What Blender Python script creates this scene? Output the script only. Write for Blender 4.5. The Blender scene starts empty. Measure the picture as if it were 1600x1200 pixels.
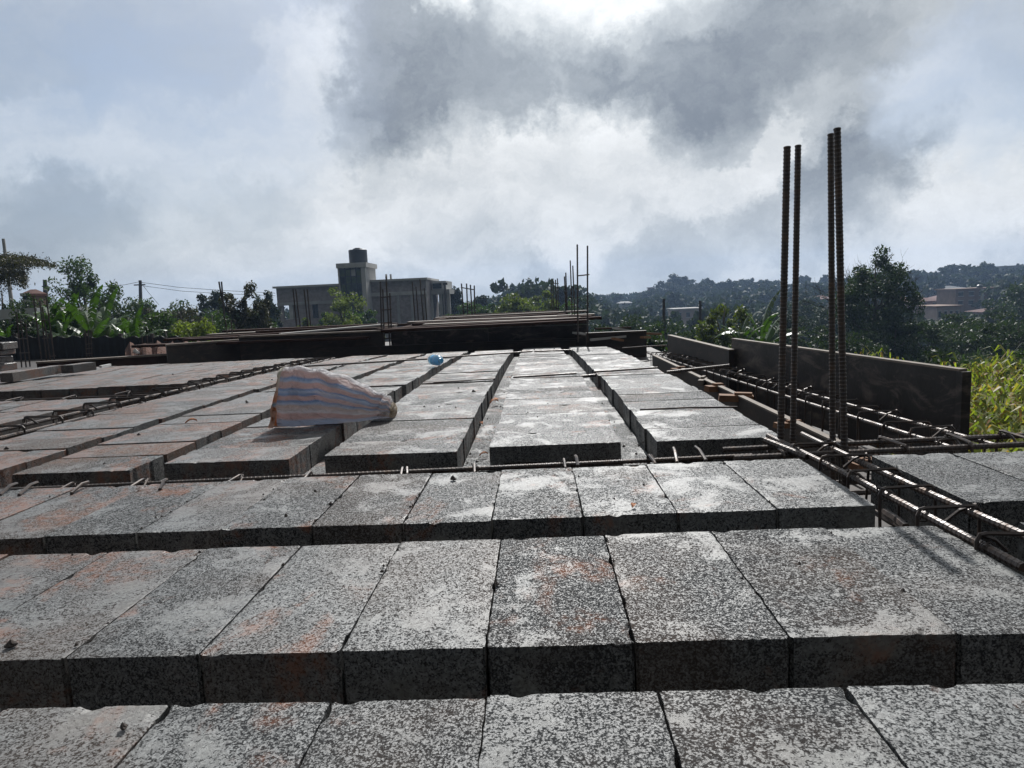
import bpy, math, random
import numpy as np
from mathutils import Vector, Matrix
random.seed(7)
R = math.radians
H = 0.457                     # eye height above the block tops (m)
scene = bpy.context.scene
col = scene.collection
# ------------------------------------------------------------------ camera
FPX = 1060.0                  # focal length in px of a 1600 px wide picture
TH, PS, RHO = R(7.3217), R(2.3130), R(2.5766)
F0 = Vector((-math.sin(PS), math.cos(PS), 0)); R0 = Vector((math.cos(PS), math.sin(PS), 0)); ZZ = Vector((0, 0, 1))
FW = F0*math.cos(TH) - ZZ*math.sin(TH); U0 = ZZ*math.cos(TH) + F0*math.sin(TH)
RT = R0*math.cos(RHO) - U0*math.sin(RHO); UP = R0*math.sin(RHO) + U0*math.cos(RHO)
EYE = Vector((0, 0, H))
cam_data = bpy.data.cameras.new("camera"); cam = bpy.data.objects.new("camera", cam_data); col.objects.link(cam)
M = Matrix((RT, UP, -FW)).transposed().to_4x4(); M.translation = EYE
cam.matrix_world = M
cam_data.sensor_width = 36; cam_data.lens = 36*FPX/1600; cam_data.clip_start = .02; cam_data.clip_end = 6000
scene.camera = cam
def ray(x, y): return FW*FPX + RT*(x-800) + UP*(600-y)
def on(x, y, z=0.0):          # point of the horizontal plane z seen at a place of the photograph
    d = ray(x, y); return EYE + d*((z-H)/d.z)
def at(x, y, D):              # point at distance D along +Y
    d = ray(x, y); return EYE + d*(D/d.y)
# ------------------------------------------------------------------ sky, sun, exposure
SUN_AZ, SUN_EL = R(5), R(41)  # azimuth from +Y towards +X
SD = Vector((math.sin(SUN_AZ)*math.cos(SUN_EL), math.cos(SUN_AZ)*math.cos(SUN_EL), math.sin(SUN_EL)))
sl = bpy.data.lights.new("sun", 'SUN'); sl.energy = 5.0; sl.angle = R(0.6); sl.color = (1.0, .98, .95)
so = bpy.data.objects.new("sun", sl); col.objects.link(so); so.rotation_euler = SD.to_track_quat('Z', 'Y').to_euler(); so.location = (3, 8, 12)
world = bpy.data.worlds.new("World"); scene.world = world; world.use_nodes = True
scene.view_settings.view_transform = 'Standard'; scene.view_settings.look = 'None'
scene.view_settings.gamma = 1; scene.view_settings.use_curve_mapping = False; scene.view_settings.exposure = 0.0
HAZE_DENSITY = 0.00062

class NT:
    def __init__(s, tree): s.t = tree; s.n = tree.nodes; s.l = tree.links
    def new(s, typ, **k):
        n = s.n.new(typ)
        for a, v in k.items(): setattr(n, a, v)
        return n
    def put(s, sock, v):
        if isinstance(v, bpy.types.NodeSocket): s.l.new(v, sock)
        elif v is not None: sock.default_value = v
    def math(s, op, a, b=None, c=None, clamp=False):
        n = s.new('ShaderNodeMath', operation=op); n.use_clamp = clamp
        s.put(n.inputs[0], a); s.put(n.inputs[1], b); s.put(n.inputs[2], c); return n.outputs[0]
    def vmath(s, op, a, b=None, out=0):
        n = s.new('ShaderNodeVectorMath', operation=op); s.put(n.inputs[0], a); s.put(n.inputs[1], b); return n.outputs[out]
    def rng(s, v, a, b, c=0.0, d=1.0, smooth=True):
        n = s.new('ShaderNodeMapRange'); n.interpolation_type = 'SMOOTHSTEP' if smooth else 'LINEAR'
        s.put(n.inputs['Value'], v)
        for k, x in zip(('From Min', 'From Max', 'To Min', 'To Max'), (a, b, c, d)): s.put(n.inputs[k], x)
        return n.outputs['Result']
    def noise(s, vec, scale, detail=4, rough=.55, dist=0.0, out='Fac'):
        n = s.new('ShaderNodeTexNoise'); s.put(n.inputs['Vector'], vec); n.inputs['Scale'].default_value = scale
        n.inputs['Detail'].default_value = detail; n.inputs['Roughness'].default_value = rough; n.inputs['Distortion'].default_value = dist
        return n.outputs[out]
    def vor(s, vec, scale, feature='F1', out='Distance', rnd=1.0):
        n = s.new('ShaderNodeTexVoronoi', feature=feature); s.put(n.inputs['Vector'], vec); n.inputs['Scale'].default_value = scale
        n.inputs['Randomness'].default_value = rnd; return n.outputs[out]
    def mix(s, f, a, b, blend='MIX'):
        n = s.new('ShaderNodeMix', data_type='RGBA', blend_type=blend); s.put(n.inputs[0], f)
        for sock, v in ((n.inputs[6], a), (n.inputs[7], b)):
            s.put(sock, (*v, 1) if isinstance(v, tuple) and len(v) == 3 else v)
        return n.outputs[2]
    def ramp(s, f, stops):
        n = s.new('ShaderNodeValToRGB'); s.put(n.inputs[0], f); e = n.color_ramp.elements
        while len(e) < len(stops): e.new(.5)
        for i, (p, c) in enumerate(stops): e[i].position = p; e[i].color = (*c, 1)
        return n.outputs[0]
    def mapping(s, vec, scale=(1, 1, 1), loc=(0, 0, 0), rot=(0, 0, 0)):
        n = s.new('ShaderNodeMapping'); s.put(n.inputs[0], vec); n.inputs['Scale'].default_value = scale
        n.inputs['Location'].default_value = loc; n.inputs['Rotation'].default_value = rot; return n.outputs[0]

def build_sky():
    t = NT(world.node_tree); t.n.clear()
    gen = t.new('ShaderNodeTexCoord').outputs['Generated']
    dirn = t.vmath('NORMALIZE', gen)
    # clouds thin out in size toward the horizon: project on a layer
    sep = t.new('ShaderNodeSeparateXYZ'); t.l.new(dirn, sep.inputs[0])
    warp = t.noise(dirn, 3.6, 9, .68, out='Color')
    wv = t.vmath('SUBTRACT', warp, (.5, .5, .5))
    w1 = t.vmath('MULTIPLY', wv, (.30, .30, .30))
    d2 = t.vmath('NORMALIZE', t.vmath('ADD', dirn, w1))
    # places in the sky: (x, y in photo px, radius px, weight)
    B = [(540, 50, 80, -.22), (620, 110, 90, -.26), (700, 60, 100, -.2), (760, 120, 100, -.26), (860, 80, 110, -.2), (900, 160, 100, -.26), (1010, 130, 100, -.26), (1100, 160, 90, -.24), (1130, 60, 120, -.22), (1240, 40, 110, -.18), (1350, 90, 90, -.12), (570, 215, 60, -.28), (640, 200, 60, -.22), (520, 180, 50, -.12), (610, 260, 50, -.12), (1330, 260, 60, -.25), (1400, 220, 70, -.3), (1450, 270, 60, -.25), (1370, 310, 80, -.25), (1270, 350, 90, -.2), (30, 320, 90, -.28), (110, 345, 80, -.24), (190, 350, 60, -.12),
         (1050, 345, 130, -.17), (1500, 60, 160, -.1), (430, 300, 70, -.12), (700, 420, 90, -.10), (230, 60, 200, -.04),
         (70, 200, 60, .22), (120, 195, 50, .22), (160, 235, 70, .18), (40, 250, 80, .12), (450, 110, 60, .28), (430, 170, 60, .2), (395, 220, 80, .24), (300, 230, 70, .12), (250, 270, 100, .12), (690, 0, 70, .26), (560, 310, 120, .14), (760, 320, 110, .24),
         (900, 300, 120, .28), (1110, 330, 45, .2), (1160, 305, 40, .2), (1200, 275, 38, .22), (1222, 240, 34, .2), (1245, 205, 34, .14), (1480, 120, 60, .1), (1300, 180, 60, .1), (1000, 270, 90, .2), (1590, 240, 95, .24), (1520, 330, 90, .16), (1440, 165, 70, .14), (1000, 290, 200, .1),
         (880, -250, 300, .35), (500, 380, 180, .08), (1250, 400, 250, .04)]
    acc = None
    for x, y, r, w in B:
        c = ray(x, y).normalized(); ang = r/math.sqrt(FPX**2+(x-800)**2+(y-600)**2)
        dt = t.vmath('DOT_PRODUCT', d2, tuple(c), out='Value')
        m = t.rng(dt, math.cos(ang*1.35), math.cos(ang*.40), 0.0, w*(.72 if w < 0 else .95))
        acc = m if acc is None else t.math('ADD', acc, m)
    n1 = t.noise(t.vmath('ADD', t.mapping(dirn, (1, 1, 1.7)), w1), 3.4, 9, .62)
    n2 = t.noise(t.vmath('ADD', t.mapping(dirn, (1, 1, 1.8), (3, 1, 7)), w1), 8.0, 9, .66, .3)
    acc = t.math('MAXIMUM', acc, -.30); acc = t.math('MINIMUM', acc, .20)
    fine = t.math('ADD', t.math('MULTIPLY', t.math('SUBTRACT', n1, .5), .75), t.math('MULTIPLY', t.math('SUBTRACT', n2, .5), .42))
    v = t.math('ADD', t.math('ADD', acc, fine), .66)
    cloud = t.ramp(v, [(0.0, (.155, .18, .215)), (.30, (.225, .255, .295)), (.50, (.365, .40, .435)), (.70, (.56, .595, .62)), (.88, (.78, .80, .81)), (1.0, (.90, .92, .93))])
    sky = t.new('ShaderNodeTexSky', sky_type='NISHITA'); sky.sun_disc = False; sky.sun_elevation = SUN_EL; sky.sun_rotation = SUN_AZ; sky.air_density = 1.0; sky.dust_density = 2.0
    # the Background below has strength 0.1, so cloud colours are multiplied by 10
    cl10 = t.vmath('MULTIPLY', cloud, (10, 10, 10))
    clear = None
    for x, y, r in ((150, 60, 330), (0, 0, 250), (1530, 150, 110), (330, 110, 110)):
        c = ray(x, y).normalized(); ang = r/1200
        dt = t.vmath('DOT_PRODUCT', d2, tuple(c), out='Value')
        m = t.rng(dt, math.cos(ang*1.35), math.cos(ang*.4), 0.0, 1.0)
        clear = m if clear is None else t.math('MAXIMUM', clear, m)
    hole = t.rng(t.noise(dirn, 1.8, 5, .5), .56, .70)
    clear = t.math('MAXIMUM', clear, t.math('MULTIPLY', hole, t.rng(sep.outputs[2], .35, .6)))
    blue = t.mix(.62, sky.outputs[0], (3.0, 3.7, 4.75))
    blue = t.vmath('MULTIPLY', blue, (1.12, 1.14, 1.16))
    thin = t.math('MULTIPLY', clear, t.rng(n1, .62, .30, .55, .95))
    c = t.mix(thin, cl10, blue)
    # forward scattering: clouds are brighter on the sun's side of the sky; opposite side dimmed extra to darken block fronts
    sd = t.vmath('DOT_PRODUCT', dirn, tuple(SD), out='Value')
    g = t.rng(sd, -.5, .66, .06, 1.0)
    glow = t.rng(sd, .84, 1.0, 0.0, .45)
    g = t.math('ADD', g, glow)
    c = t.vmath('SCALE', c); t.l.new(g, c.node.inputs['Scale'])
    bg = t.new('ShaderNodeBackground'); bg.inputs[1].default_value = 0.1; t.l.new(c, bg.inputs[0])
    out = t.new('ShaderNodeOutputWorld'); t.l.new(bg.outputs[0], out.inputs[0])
build_sky()
cy = scene.cycles
cy.volume_bounces = 0; cy.max_bounces = 8; cy.transparent_max_bounces = 12

# ------------------------------------------------------------------ materials
MATS = {}
def mat(name):
    m = bpy.data.materials.new(name); m.use_nodes = True; t = NT(m.node_tree); b = t.n['Principled BSDF']; MATS[name] = m
    return m, t, b
def bump(t, b, h, strength=.5, dist=.01):
    n = t.new('ShaderNodeBump'); n.inputs['Strength'].default_value = strength; n.inputs['Distance'].default_value = dist
    t.put(n.inputs['Height'], h); t.l.new(n.outputs[0], b.inputs['Normal'])
def simple(name, c, rough=.8, metal=0.0, var=.25, scale=6.0, bstr=.2, bd=.005, spec=.5):
    m, t, b = mat(name)
    tc = t.new('ShaderNodeTexCoord').outputs['Object']
    n = t.noise(tc, scale, 6, .6)
    k = t.rng(n, .3, .7, 1-var, 1+var, smooth=False)
    v = t.vmath('SCALE', c); v.node.inputs[0].default_value = c; t.l.new(k, v.node.inputs['Scale'])
    t.l.new(v, b.inputs['Base Color']); b.inputs['Roughness'].default_value = rough; b.inputs['Metallic'].default_value = metal
    b.inputs['Specular IOR Level'].default_value = spec
    bump(t, b, t.noise(tc, scale*6, 4, .6), bstr, bd)
    return m
def block_material():
    m, t, b = mat('porous_concrete')
    oi = t.new('ShaderNodeObjectInfo'); rnd = oi.outputs['Random']
    tc = t.new('ShaderNodeTexCoord').outputs['Object']
    off = t.vmath('SCALE', (37.0, 91.0, 53.0)); off.node.inputs[0].default_value = (37, 91, 53); t.l.new(rnd, off.node.inputs['Scale'])
    p = t.vmath('ADD', tc, off)
    pw = t.vmath('ADD', p, t.vmath('MULTIPLY', t.noise(p, 60, 3, .6, out='Color'), (.006, .006, .006)))
    # open pores between the crushed aggregate
    big = t.noise(p, 6.5, 6, .68, .5)                   # smooth cement patches, ragged
    patch = t.rng(big, .50, .66)
    f1 = t.noise(pw, 400, 5, .8)
    f2 = t.noise(pw, 150, 4, .7)
    v1 = t.vor(pw, 330, 'F1')
    pore = t.math('ADD', t.math('ADD', t.math('MULTIPLY', t.math('SUBTRACT', f1, .5), 1.5), t.math('MULTIPLY', t.math('SUBTRACT', f2, .5), .95)), t.math('MULTIPLY', v1, .45))
    thr = t.math('ADD', t.rng(patch, 0, 1, .25, .56, smooth=False), t.rng(t.math('FRACT', t.math('MULTIPLY', rnd, 7.3)), 0, 1, .06, -.05, smooth=False))
    pm = t.rng(t.math('SUBTRACT', pore, thr), -.10, .13)
    cellv = t.vor(pw, 240, 'F1', out='Color')
    cs = t.new('ShaderNodeSeparateColor'); t.l.new(cellv, cs.inputs[0])
    tone = t.math('ADD', t.rng(cs.outputs[0], 0, 1, .55, 1.40, smooth=False), t.rng(t.noise(p, 11, 5, .6), .3, .7, -.24, .24, smooth=False))
    base = t.mix(patch, (.140, .144, .143), (.120, .123, .115))
    base = t.mix(t.rng(rnd, 0, 1, .0, .30), base, (.075, .078, .081))
    bs = t.vmath('SCALE', base); t.l.new(tone, bs.node.inputs['Scale'])
    c = t.mix(t.math('MULTIPLY', pm, .92), bs, (.020, .021, .023))
    # red laterite mud, more on some blocks
    geo = t.new('ShaderNodeNewGeometry').outputs['Position']
    sx = t.new('ShaderNodeSeparateXYZ'); t.l.new(geo, sx.inputs[0])
    side = t.rng(sx.outputs[0], -1.6, .5, .10, 0.0, smooth=False)
    mud = t.noise(t.mapping(p, (1, .8, 1), (4, 9, 2)), 4.2, 6, .68, .6)
    mm = t.rng(t.math('ADD', mud, side), .57, .68)
    nearmud = t.noise(p, 45, 4, .7)
    mm = t.math('MULTIPLY', mm, t.rng(nearmud, .36, .60, .08, .80))
    c = t.mix(mm, c, (.19, .080, .044))
    dust = t.rng(t.math('ADD', t.noise(p, 2.3, 4, .6), side), .48, .75, 0, .38)
    c = t.mix(dust, c, (.115, .075, .052))
    t.l.new(c, b.inputs['Base Color'])
    b.inputs['Roughness'].default_value = .62
    t.put(b.inputs['Roughness'], t.rng(pm, 0, 1, .43, .95, smooth=False))
    b.inputs['Specular IOR Level'].default_value = .36
    t.put(b.inputs['Specular IOR Level'], t.rng(pm, 0, 1, .60, .06, smooth=False))
    hgt = t.math('ADD', t.math('MULTIPLY', pm, -1.0), t.math('MULTIPLY', f1, .7))
    bump(t, b, hgt, .7, .0016)
    return m
def rebar_material():
    m, t, b = mat('rusty_rebar_steel')
    tc = t.new('ShaderNodeTexCoord').outputs['Object']
    n = t.noise(tc, 30, 5, .65)
    t.l.new(t.ramp(n, [(.3, (.045, .040, .040)), (.55, (.075, .058, .050)), (.78, (.14, .085, .055))]), b.inputs['Base Color'])
    b.inputs['Metallic'].default_value = .35; b.inputs['Roughness'].default_value = .42
    t.put(b.inputs['Roughness'], t.rng(n, .3, .7, .32, .6))
    bump(t, b, t.noise(tc, 160, 3, .6), .25, .002)
    return m
def leaf_material(name, c1, c2, trans=.45, rough=.55, c3=None):
    m, t, b = mat(name)
    geo = t.new('ShaderNodeNewGeometry'); ri = geo.outputs['Random Per Island']
    oi = t.new('ShaderNodeObjectInfo').outputs['Random']
    stops = [(0, c1), (.7, c2)] + ([(1.0, c3)] if c3 else [])
    c = t.ramp(ri, stops)
    k = t.rng(oi, 0, 1, .8, 1.2, smooth=False); s = t.vmath('SCALE', c); t.l.new(k, s.node.inputs['Scale'])
    t.l.new(s, b.inputs['Base Color']); b.inputs['Roughness'].default_value = rough; b.inputs['Specular IOR Level'].default_value = .35
    tr = t.new('ShaderNodeBsdfTranslucent'); tcl = t.vmath('MULTIPLY', s, (1.35, 1.6, .6)); t.l.new(tcl, tr.inputs[0])
    mx = t.new('ShaderNodeMixShader'); mx.inputs[0].default_value = trans
    t.l.new(b.outputs[0], mx.inputs[1]); t.l.new(tr.outputs[0], mx.inputs[2]); t.l.new(mx.outputs[0], t.n['Material Output'].inputs[0])
    return m
CONC = block_material(); STEEL = rebar_material()
LEAF_DK = leaf_material('dark_foliage', (.016, .028, .014), (.035, .052, .022), .28)
LEAF_MID = leaf_material('mid_green_foliage', (.025, .045, .016), (.05, .08, .026), .35)
LEAF_LT = leaf_material('yellow_green_foliage', (.060, .080, .025), (.11, .125, .04), .48)
LEAF_FAR = leaf_material('far_foliage', (.020, .030, .018), (.036, .050, .026), .15, .75)
LEAF_BRN = leaf_material('brown_green_foliage', (.025, .026, .018), (.05, .045, .028), .25)
LEAF_BAN = leaf_material('banana_leaf', (.020, .040, .010), (.045, .085, .018), .33, .35)
LEAF_CORN = leaf_material('crop_leaf', (.12, .16, .03), (.28, .29, .06), .48, .5, (.42, .20, .09))
GRASS = leaf_material('grass_blades', (.025, .045, .015), (.05, .075, .024), .35)
BARK = simple('bark', (.06, .05, .042), .9, 0, .35, 8, .5, .02)
STALK = simple('green_stalk', (.10, .13, .05), .7, 0, .3, 8)
PLY = simple('dark_plywood', (.035, .029, .026), .65, 0, .4, 3)
def mottle(m, c2, sc):
    t = NT(m.node_tree); b = t.n['Principled BSDF']; old = b.inputs['Base Color'].links[0].from_socket
    tc = t.new('ShaderNodeTexCoord').outputs['Object']; n = t.noise(t.mapping(tc, (1, 1, 2.5)), sc, 8, .72, 1.2)
    t.l.new(t.mix(t.rng(n, .48, .68), old, c2), b.inputs['Base Color']); return m
PLY_LT = simple('worn_board_edge', (.17, .14, .115), .75, 0, .3, 9)
WOOD = simple('raw_timber', (.20, .10, .05), .8, 0, .3, 12)
PANEL = simple('oiled_form_panel', (.030, .027, .027), .42, .25, .45, 7, .3, .004)
mottle(PANEL, (.13, .105, .09), 4); mottle(PLY, (.07, .05, .04), 5)
RUSTP = simple('weathered_form_plank', (.045, .026, .021), .95, 0, .5, 5, spec=.1)
RIB = simple('cement_dust_floor', (.19, .185, .17), .85, 0, .45, 22, .9, .006)
SHEET = simple('black_sheeting', (.011, .013, .013), .55, 0, .3, 2)
RENDER = simple('bare_cement_render', (.34, .335, .325), .9, 0, .2, 1.5)
RENDER_B = simple('hollow_block_wall', (.28, .25, .245), .9, 0, .3, 3)
TRIM = simple('pale_cement_trim', (.42, .41, .39), .85, 0, .15, 2)
TANK = simple('black_tank_plastic', (.028, .032, .037), .45, 0, .2, 2)
WHITEP = simple('white_plaster', (.50, .50, .49), .8, 0, .1, 2)
ROOFR = simple('rust_red_roof_sheet', (.10, .036, .026), .85, 0, .3, 1.2)
ROOFG = simple('grey_zinc_roof', (.10, .105, .115), .8, 0, .25, 1.0)
TURQ = simple('turquoise_paint', (.10, .42, .44), .7, 0, .15, 1)
OCHRE = simple('brown_plaster', (.22, .145, .11), .85, 0, .25, .8)
PINK = simple('pale_pink_plaster', (.42, .33, .30), .85, 0, .2, .8)
SOIL = simple('red_soil', (.085, .034, .02), .95, 0, .3, 5, .8, .05)
STONE = simple('dark_clod', (.05, .04, .035), .95, 0, .3, 60)
DRY = simple('dry_leaf', (.42, .17, .07), .7, 0, .3, 30)
WIRE = simple('binding_wire', (.05, .04, .038), .5, .6, .2, 40)
mottle(RENDER_B, (.22, .20, .19), 1.2)
def glass_material():
    m, t, b = mat('dark_window_glass')
    b.inputs['Base Color'].default_value = (.015, .02, .022, 1); b.inputs['Roughness'].default_value = .08; b.inputs['Specular IOR Level'].default_value = .6
    return m
GLASS = glass_material()
def glassgreen():
    m, t, b = mat('curtain_wall_glass'); b.inputs['Base Color'].default_value = (.03, .05, .035, 1); b.inputs['Roughness'].default_value = .12
    tc = t.new('ShaderNodeTexCoord').outputs['Object']
    t.l.new(t.ramp(t.noise(tc, .9, 3), [(.35, (.02, .03, .03)), (.5, (.06, .09, .04)), (.68, (.15, .18, .07))]), b.inputs['Base Color'])
    return m
GLASSG = glassgreen()
def ground_material():
    m, t, b = mat('earth_and_grass')
    p = t.new('ShaderNodeNewGeometry').outputs['Position']
    n = t.noise(p, .08, 8, .65); n2 = t.noise(p, 1.4, 6, .6)
    c = t.mix(t.rng(n, .4, .6), (.025, .036, .014), (.045, .042, .024))
    c = t.mix(t.rng(n2, .35, .7, 0, .5), c, (.02, .028, .010))
    t.l.new(c, b.inputs['Base Color']); b.inputs['Roughness'].default_value = .95
    bump(t, b, n2, .8, .3)
    return m
GROUND = ground_material()

# ------------------------------------------------------------------ mesh helpers
class MB:
    def __init__(s): s.v = []; s.f = []
    def add(s, vs, fs):
        k = len(s.v); s.v += [tuple(v) for v in vs]; s.f += [tuple(i+k for i in f) for f in fs]
    def box(s, c, d, rz=0.0, top=1.0):
        x, y, z = d[0]/2, d[1]/2, d[2]/2; cs, sn = math.cos(rz), math.sin(rz); vs = []
        for dz in (-z, z):
            k = top if dz > 0 else 1
            for dx, dy in ((-x, -y), (x, -y), (x, y), (-x, y)):
                dx *= k; dy *= k
                vs.append((c[0]+dx*cs-dy*sn, c[1]+dx*sn+dy*cs, c[2]+dz))
        s.add(vs, [(0, 3, 2, 1), (4, 5, 6, 7), (0, 1, 5, 4), (1, 2, 6, 5), (2, 3, 7, 6), (3, 0, 4, 7)])
    def beam(s, a, b, w, h, up=(0, 0, 1)):           # box along a->b
        a = Vector(a); b = Vector(b); d = (b-a).normalized(); u = Vector(up); sd = d.cross(u)
        if sd.length < 1e-4: sd = d.cross(Vector((1, 0, 0)))
        sd.normalize(); u = sd.cross(d); vs = []
        for p in (a, b):
            for i, j in ((-1, -1), (1, -1), (1, 1), (-1, 1)): vs.append(p+sd*(w/2*i)+u*(h/2*j))
        s.add(vs, [(3, 2, 1, 0), (4, 5, 6, 7), (0, 1, 5, 4), (1, 2, 6, 5), (2, 3, 7, 6), (3, 0, 4, 7)])
    def tube(s, pts, r, n=6, caps=True, closed=False):
        pts = [Vector(p) for p in pts]; m = len(pts); rr = r if isinstance(r, (list, tuple)) else [r]*m
        vs = []; prev = None
        for i, p in enumerate(pts):
            if closed: d = pts[(i+1) % m]-pts[i-1]
            else: d = pts[min(i+1, m-1)]-pts[max(i-1, 0)]
            d = d.normalized() if d.length > 1e-9 else Vector((0, 0, 1))
            if prev is None:
                u = d.cross(Vector((0, 0, 1)))
                if u.length < .1: u = d.cross(Vector((1, 0, 0)))
            else: u = prev-d*prev.dot(d)
            if u.length < 1e-6: u = d.cross(Vector((.3, 1, .2)))
            u.normalize(); prev = u; w = d.cross(u)
            for k in range(n):
                a = 2*math.pi*k/n; vs.append(p+(u*math.cos(a)+w*math.sin(a))*rr[i])
        fs = []
        for i in range(m if closed else m-1):
            j = (i+1) % m
            for k in range(n): fs.append((i*n+k, i*n+(k+1) % n, j*n+(k+1) % n, j*n+k))
        if caps and not closed: fs.append(tuple(range(n))[::-1]); fs.append(tuple((m-1)*n+k for k in range(n)))
        s.add(vs, fs)
    def rebar(s, a, b, r=.008, n=8, pitch=.011, bend=0.0):      # deformed bar with raised ribs
        a = Vector(a); b = Vector(b); L = (b-a).length; m = max(2, int(L/pitch)); pts = []; rr = []
        sd = (b-a).cross(Vector((0, 0, 1)));
        if sd.length < 1e-3: sd = Vector((1, 0, 0))
        sd.normalize()
        for i in range(m+1):
            for k, q in ((0, 1.0), (.3, 1.0), (.42, 1.17), (.72, 1.17), (.84, 1.0)):
                tt = (i+k)/(m+1); w = math.sin(math.pi*tt)
                pts.append(a.lerp(b, tt)+sd*(bend*w)); rr.append(r*(1+(q-1)*.62))
        s.tube(pts, rr, n)
    def lathe(s, prof, n=16, c=(0, 0, 0)):
        vs = []; fs = []
        for r, z in prof:
            for k in range(n): a = 2*math.pi*k/n; vs.append((c[0]+r*math.cos(a), c[1]+r*math.sin(a), c[2]+z))
        for i in range(len(prof)-1):
            for k in range(n): fs.append((i*n+k, i*n+(k+1) % n, (i+1)*n+(k+1) % n, (i+1)*n+k))
        fs.append(tuple(range(n))[::-1]); fs.append(tuple((len(prof)-1)*n+k for k in range(n)))
        s.add(vs, fs)
    def mesh(s, name, m, smooth=False):
        me = bpy.data.meshes.new(name); me.from_pydata(s.v, [], s.f); me.materials.append(m)
        if smooth: me.shade_smooth()
        return me
    def build(s, name, m, parent=None, loc=(0, 0, 0), rot=(0, 0, 0), smooth=False):
        return obj(name, s.mesh(name, m, smooth), parent, loc, rot)
def obj(name, me, parent=None, loc=(0, 0, 0), rot=(0, 0, 0)):
    o = bpy.data.objects.new(name, me); col.objects.link(o); o.location = loc; o.rotation_euler = rot
    if parent: o.parent = parent
    return o
def tag(o, label=None, cat=None, group=None, kind=None):
    if label: o['label'] = label
    if cat: o['category'] = cat
    if group: o['group'] = group
    if kind: o['kind'] = kind
    return o
def thing(name, label, cat, loc=(0, 0, 0), rz=0.0, group=None):
    o = bpy.data.objects.new(name, None); col.objects.link(o); o.location = loc; o.rotation_euler = (0, 0, rz)
    o.empty_display_size = .1
    return tag(o, label, cat, group)
def copy_tree(root, loc=None, rz=None, label=None, scale=None):
    c = root.copy(); col.objects.link(c)
    if loc is not None: c.location = loc
    if rz is not None: c.rotation_euler = (0, 0, rz)
    if scale is not None: c.scale = scale
    if label: c['label'] = label
    for ch in list(root.children):
        d = ch.copy(); col.objects.link(d); d.parent = c
        for g in list(ch.children): e = g.copy(); col.objects.link(e); e.parent = d
    return c
def smooth(o): o.data.shade_smooth(); return o

# ------------------------------------------------------------------ ground
def ss(a, b, x): t = min(1, max(0, (x-a)/(b-a))); return t*t*(3-2*t)
def ground_z(x, y):
    az = math.degrees(math.atan2(x, max(y, .01))); r = math.hypot(x, y)
    k = ss(-14, 32, az)*ss(10, 60, y)
    far = ss(110, 320, r)
    side = ss(0, 8, az)
    hill = (-3.3+(3.9*ss(4, 15, az)+2.6*ss(22, 40, az)))*far*side
    dip = -4.3*ss(18, 90, r)*side*(1-far)
    return -3.2 + hill + dip + .35*math.sin(x*.045)*math.cos(y*.038)*ss(20, 60, r)
def make_ground():
    n = 150; g = []
    for i in range(n+1):
        q = (i/n*2-1); g.append(math.copysign(abs(q)**1.8, q)*560)
    vs = [(x, y, ground_z(x, y)) for y in g for x in g]
    fs = [(j*(n+1)+i, j*(n+1)+i+1, (j+1)*(n+1)+i+1, (j+1)*(n+1)+i) for j in range(n) for i in range(n)]
    mb = MB(); mb.add(vs, fs); o = mb.build('ground', GROUND, smooth=True); tag(o, kind='structure')
make_ground()

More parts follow.
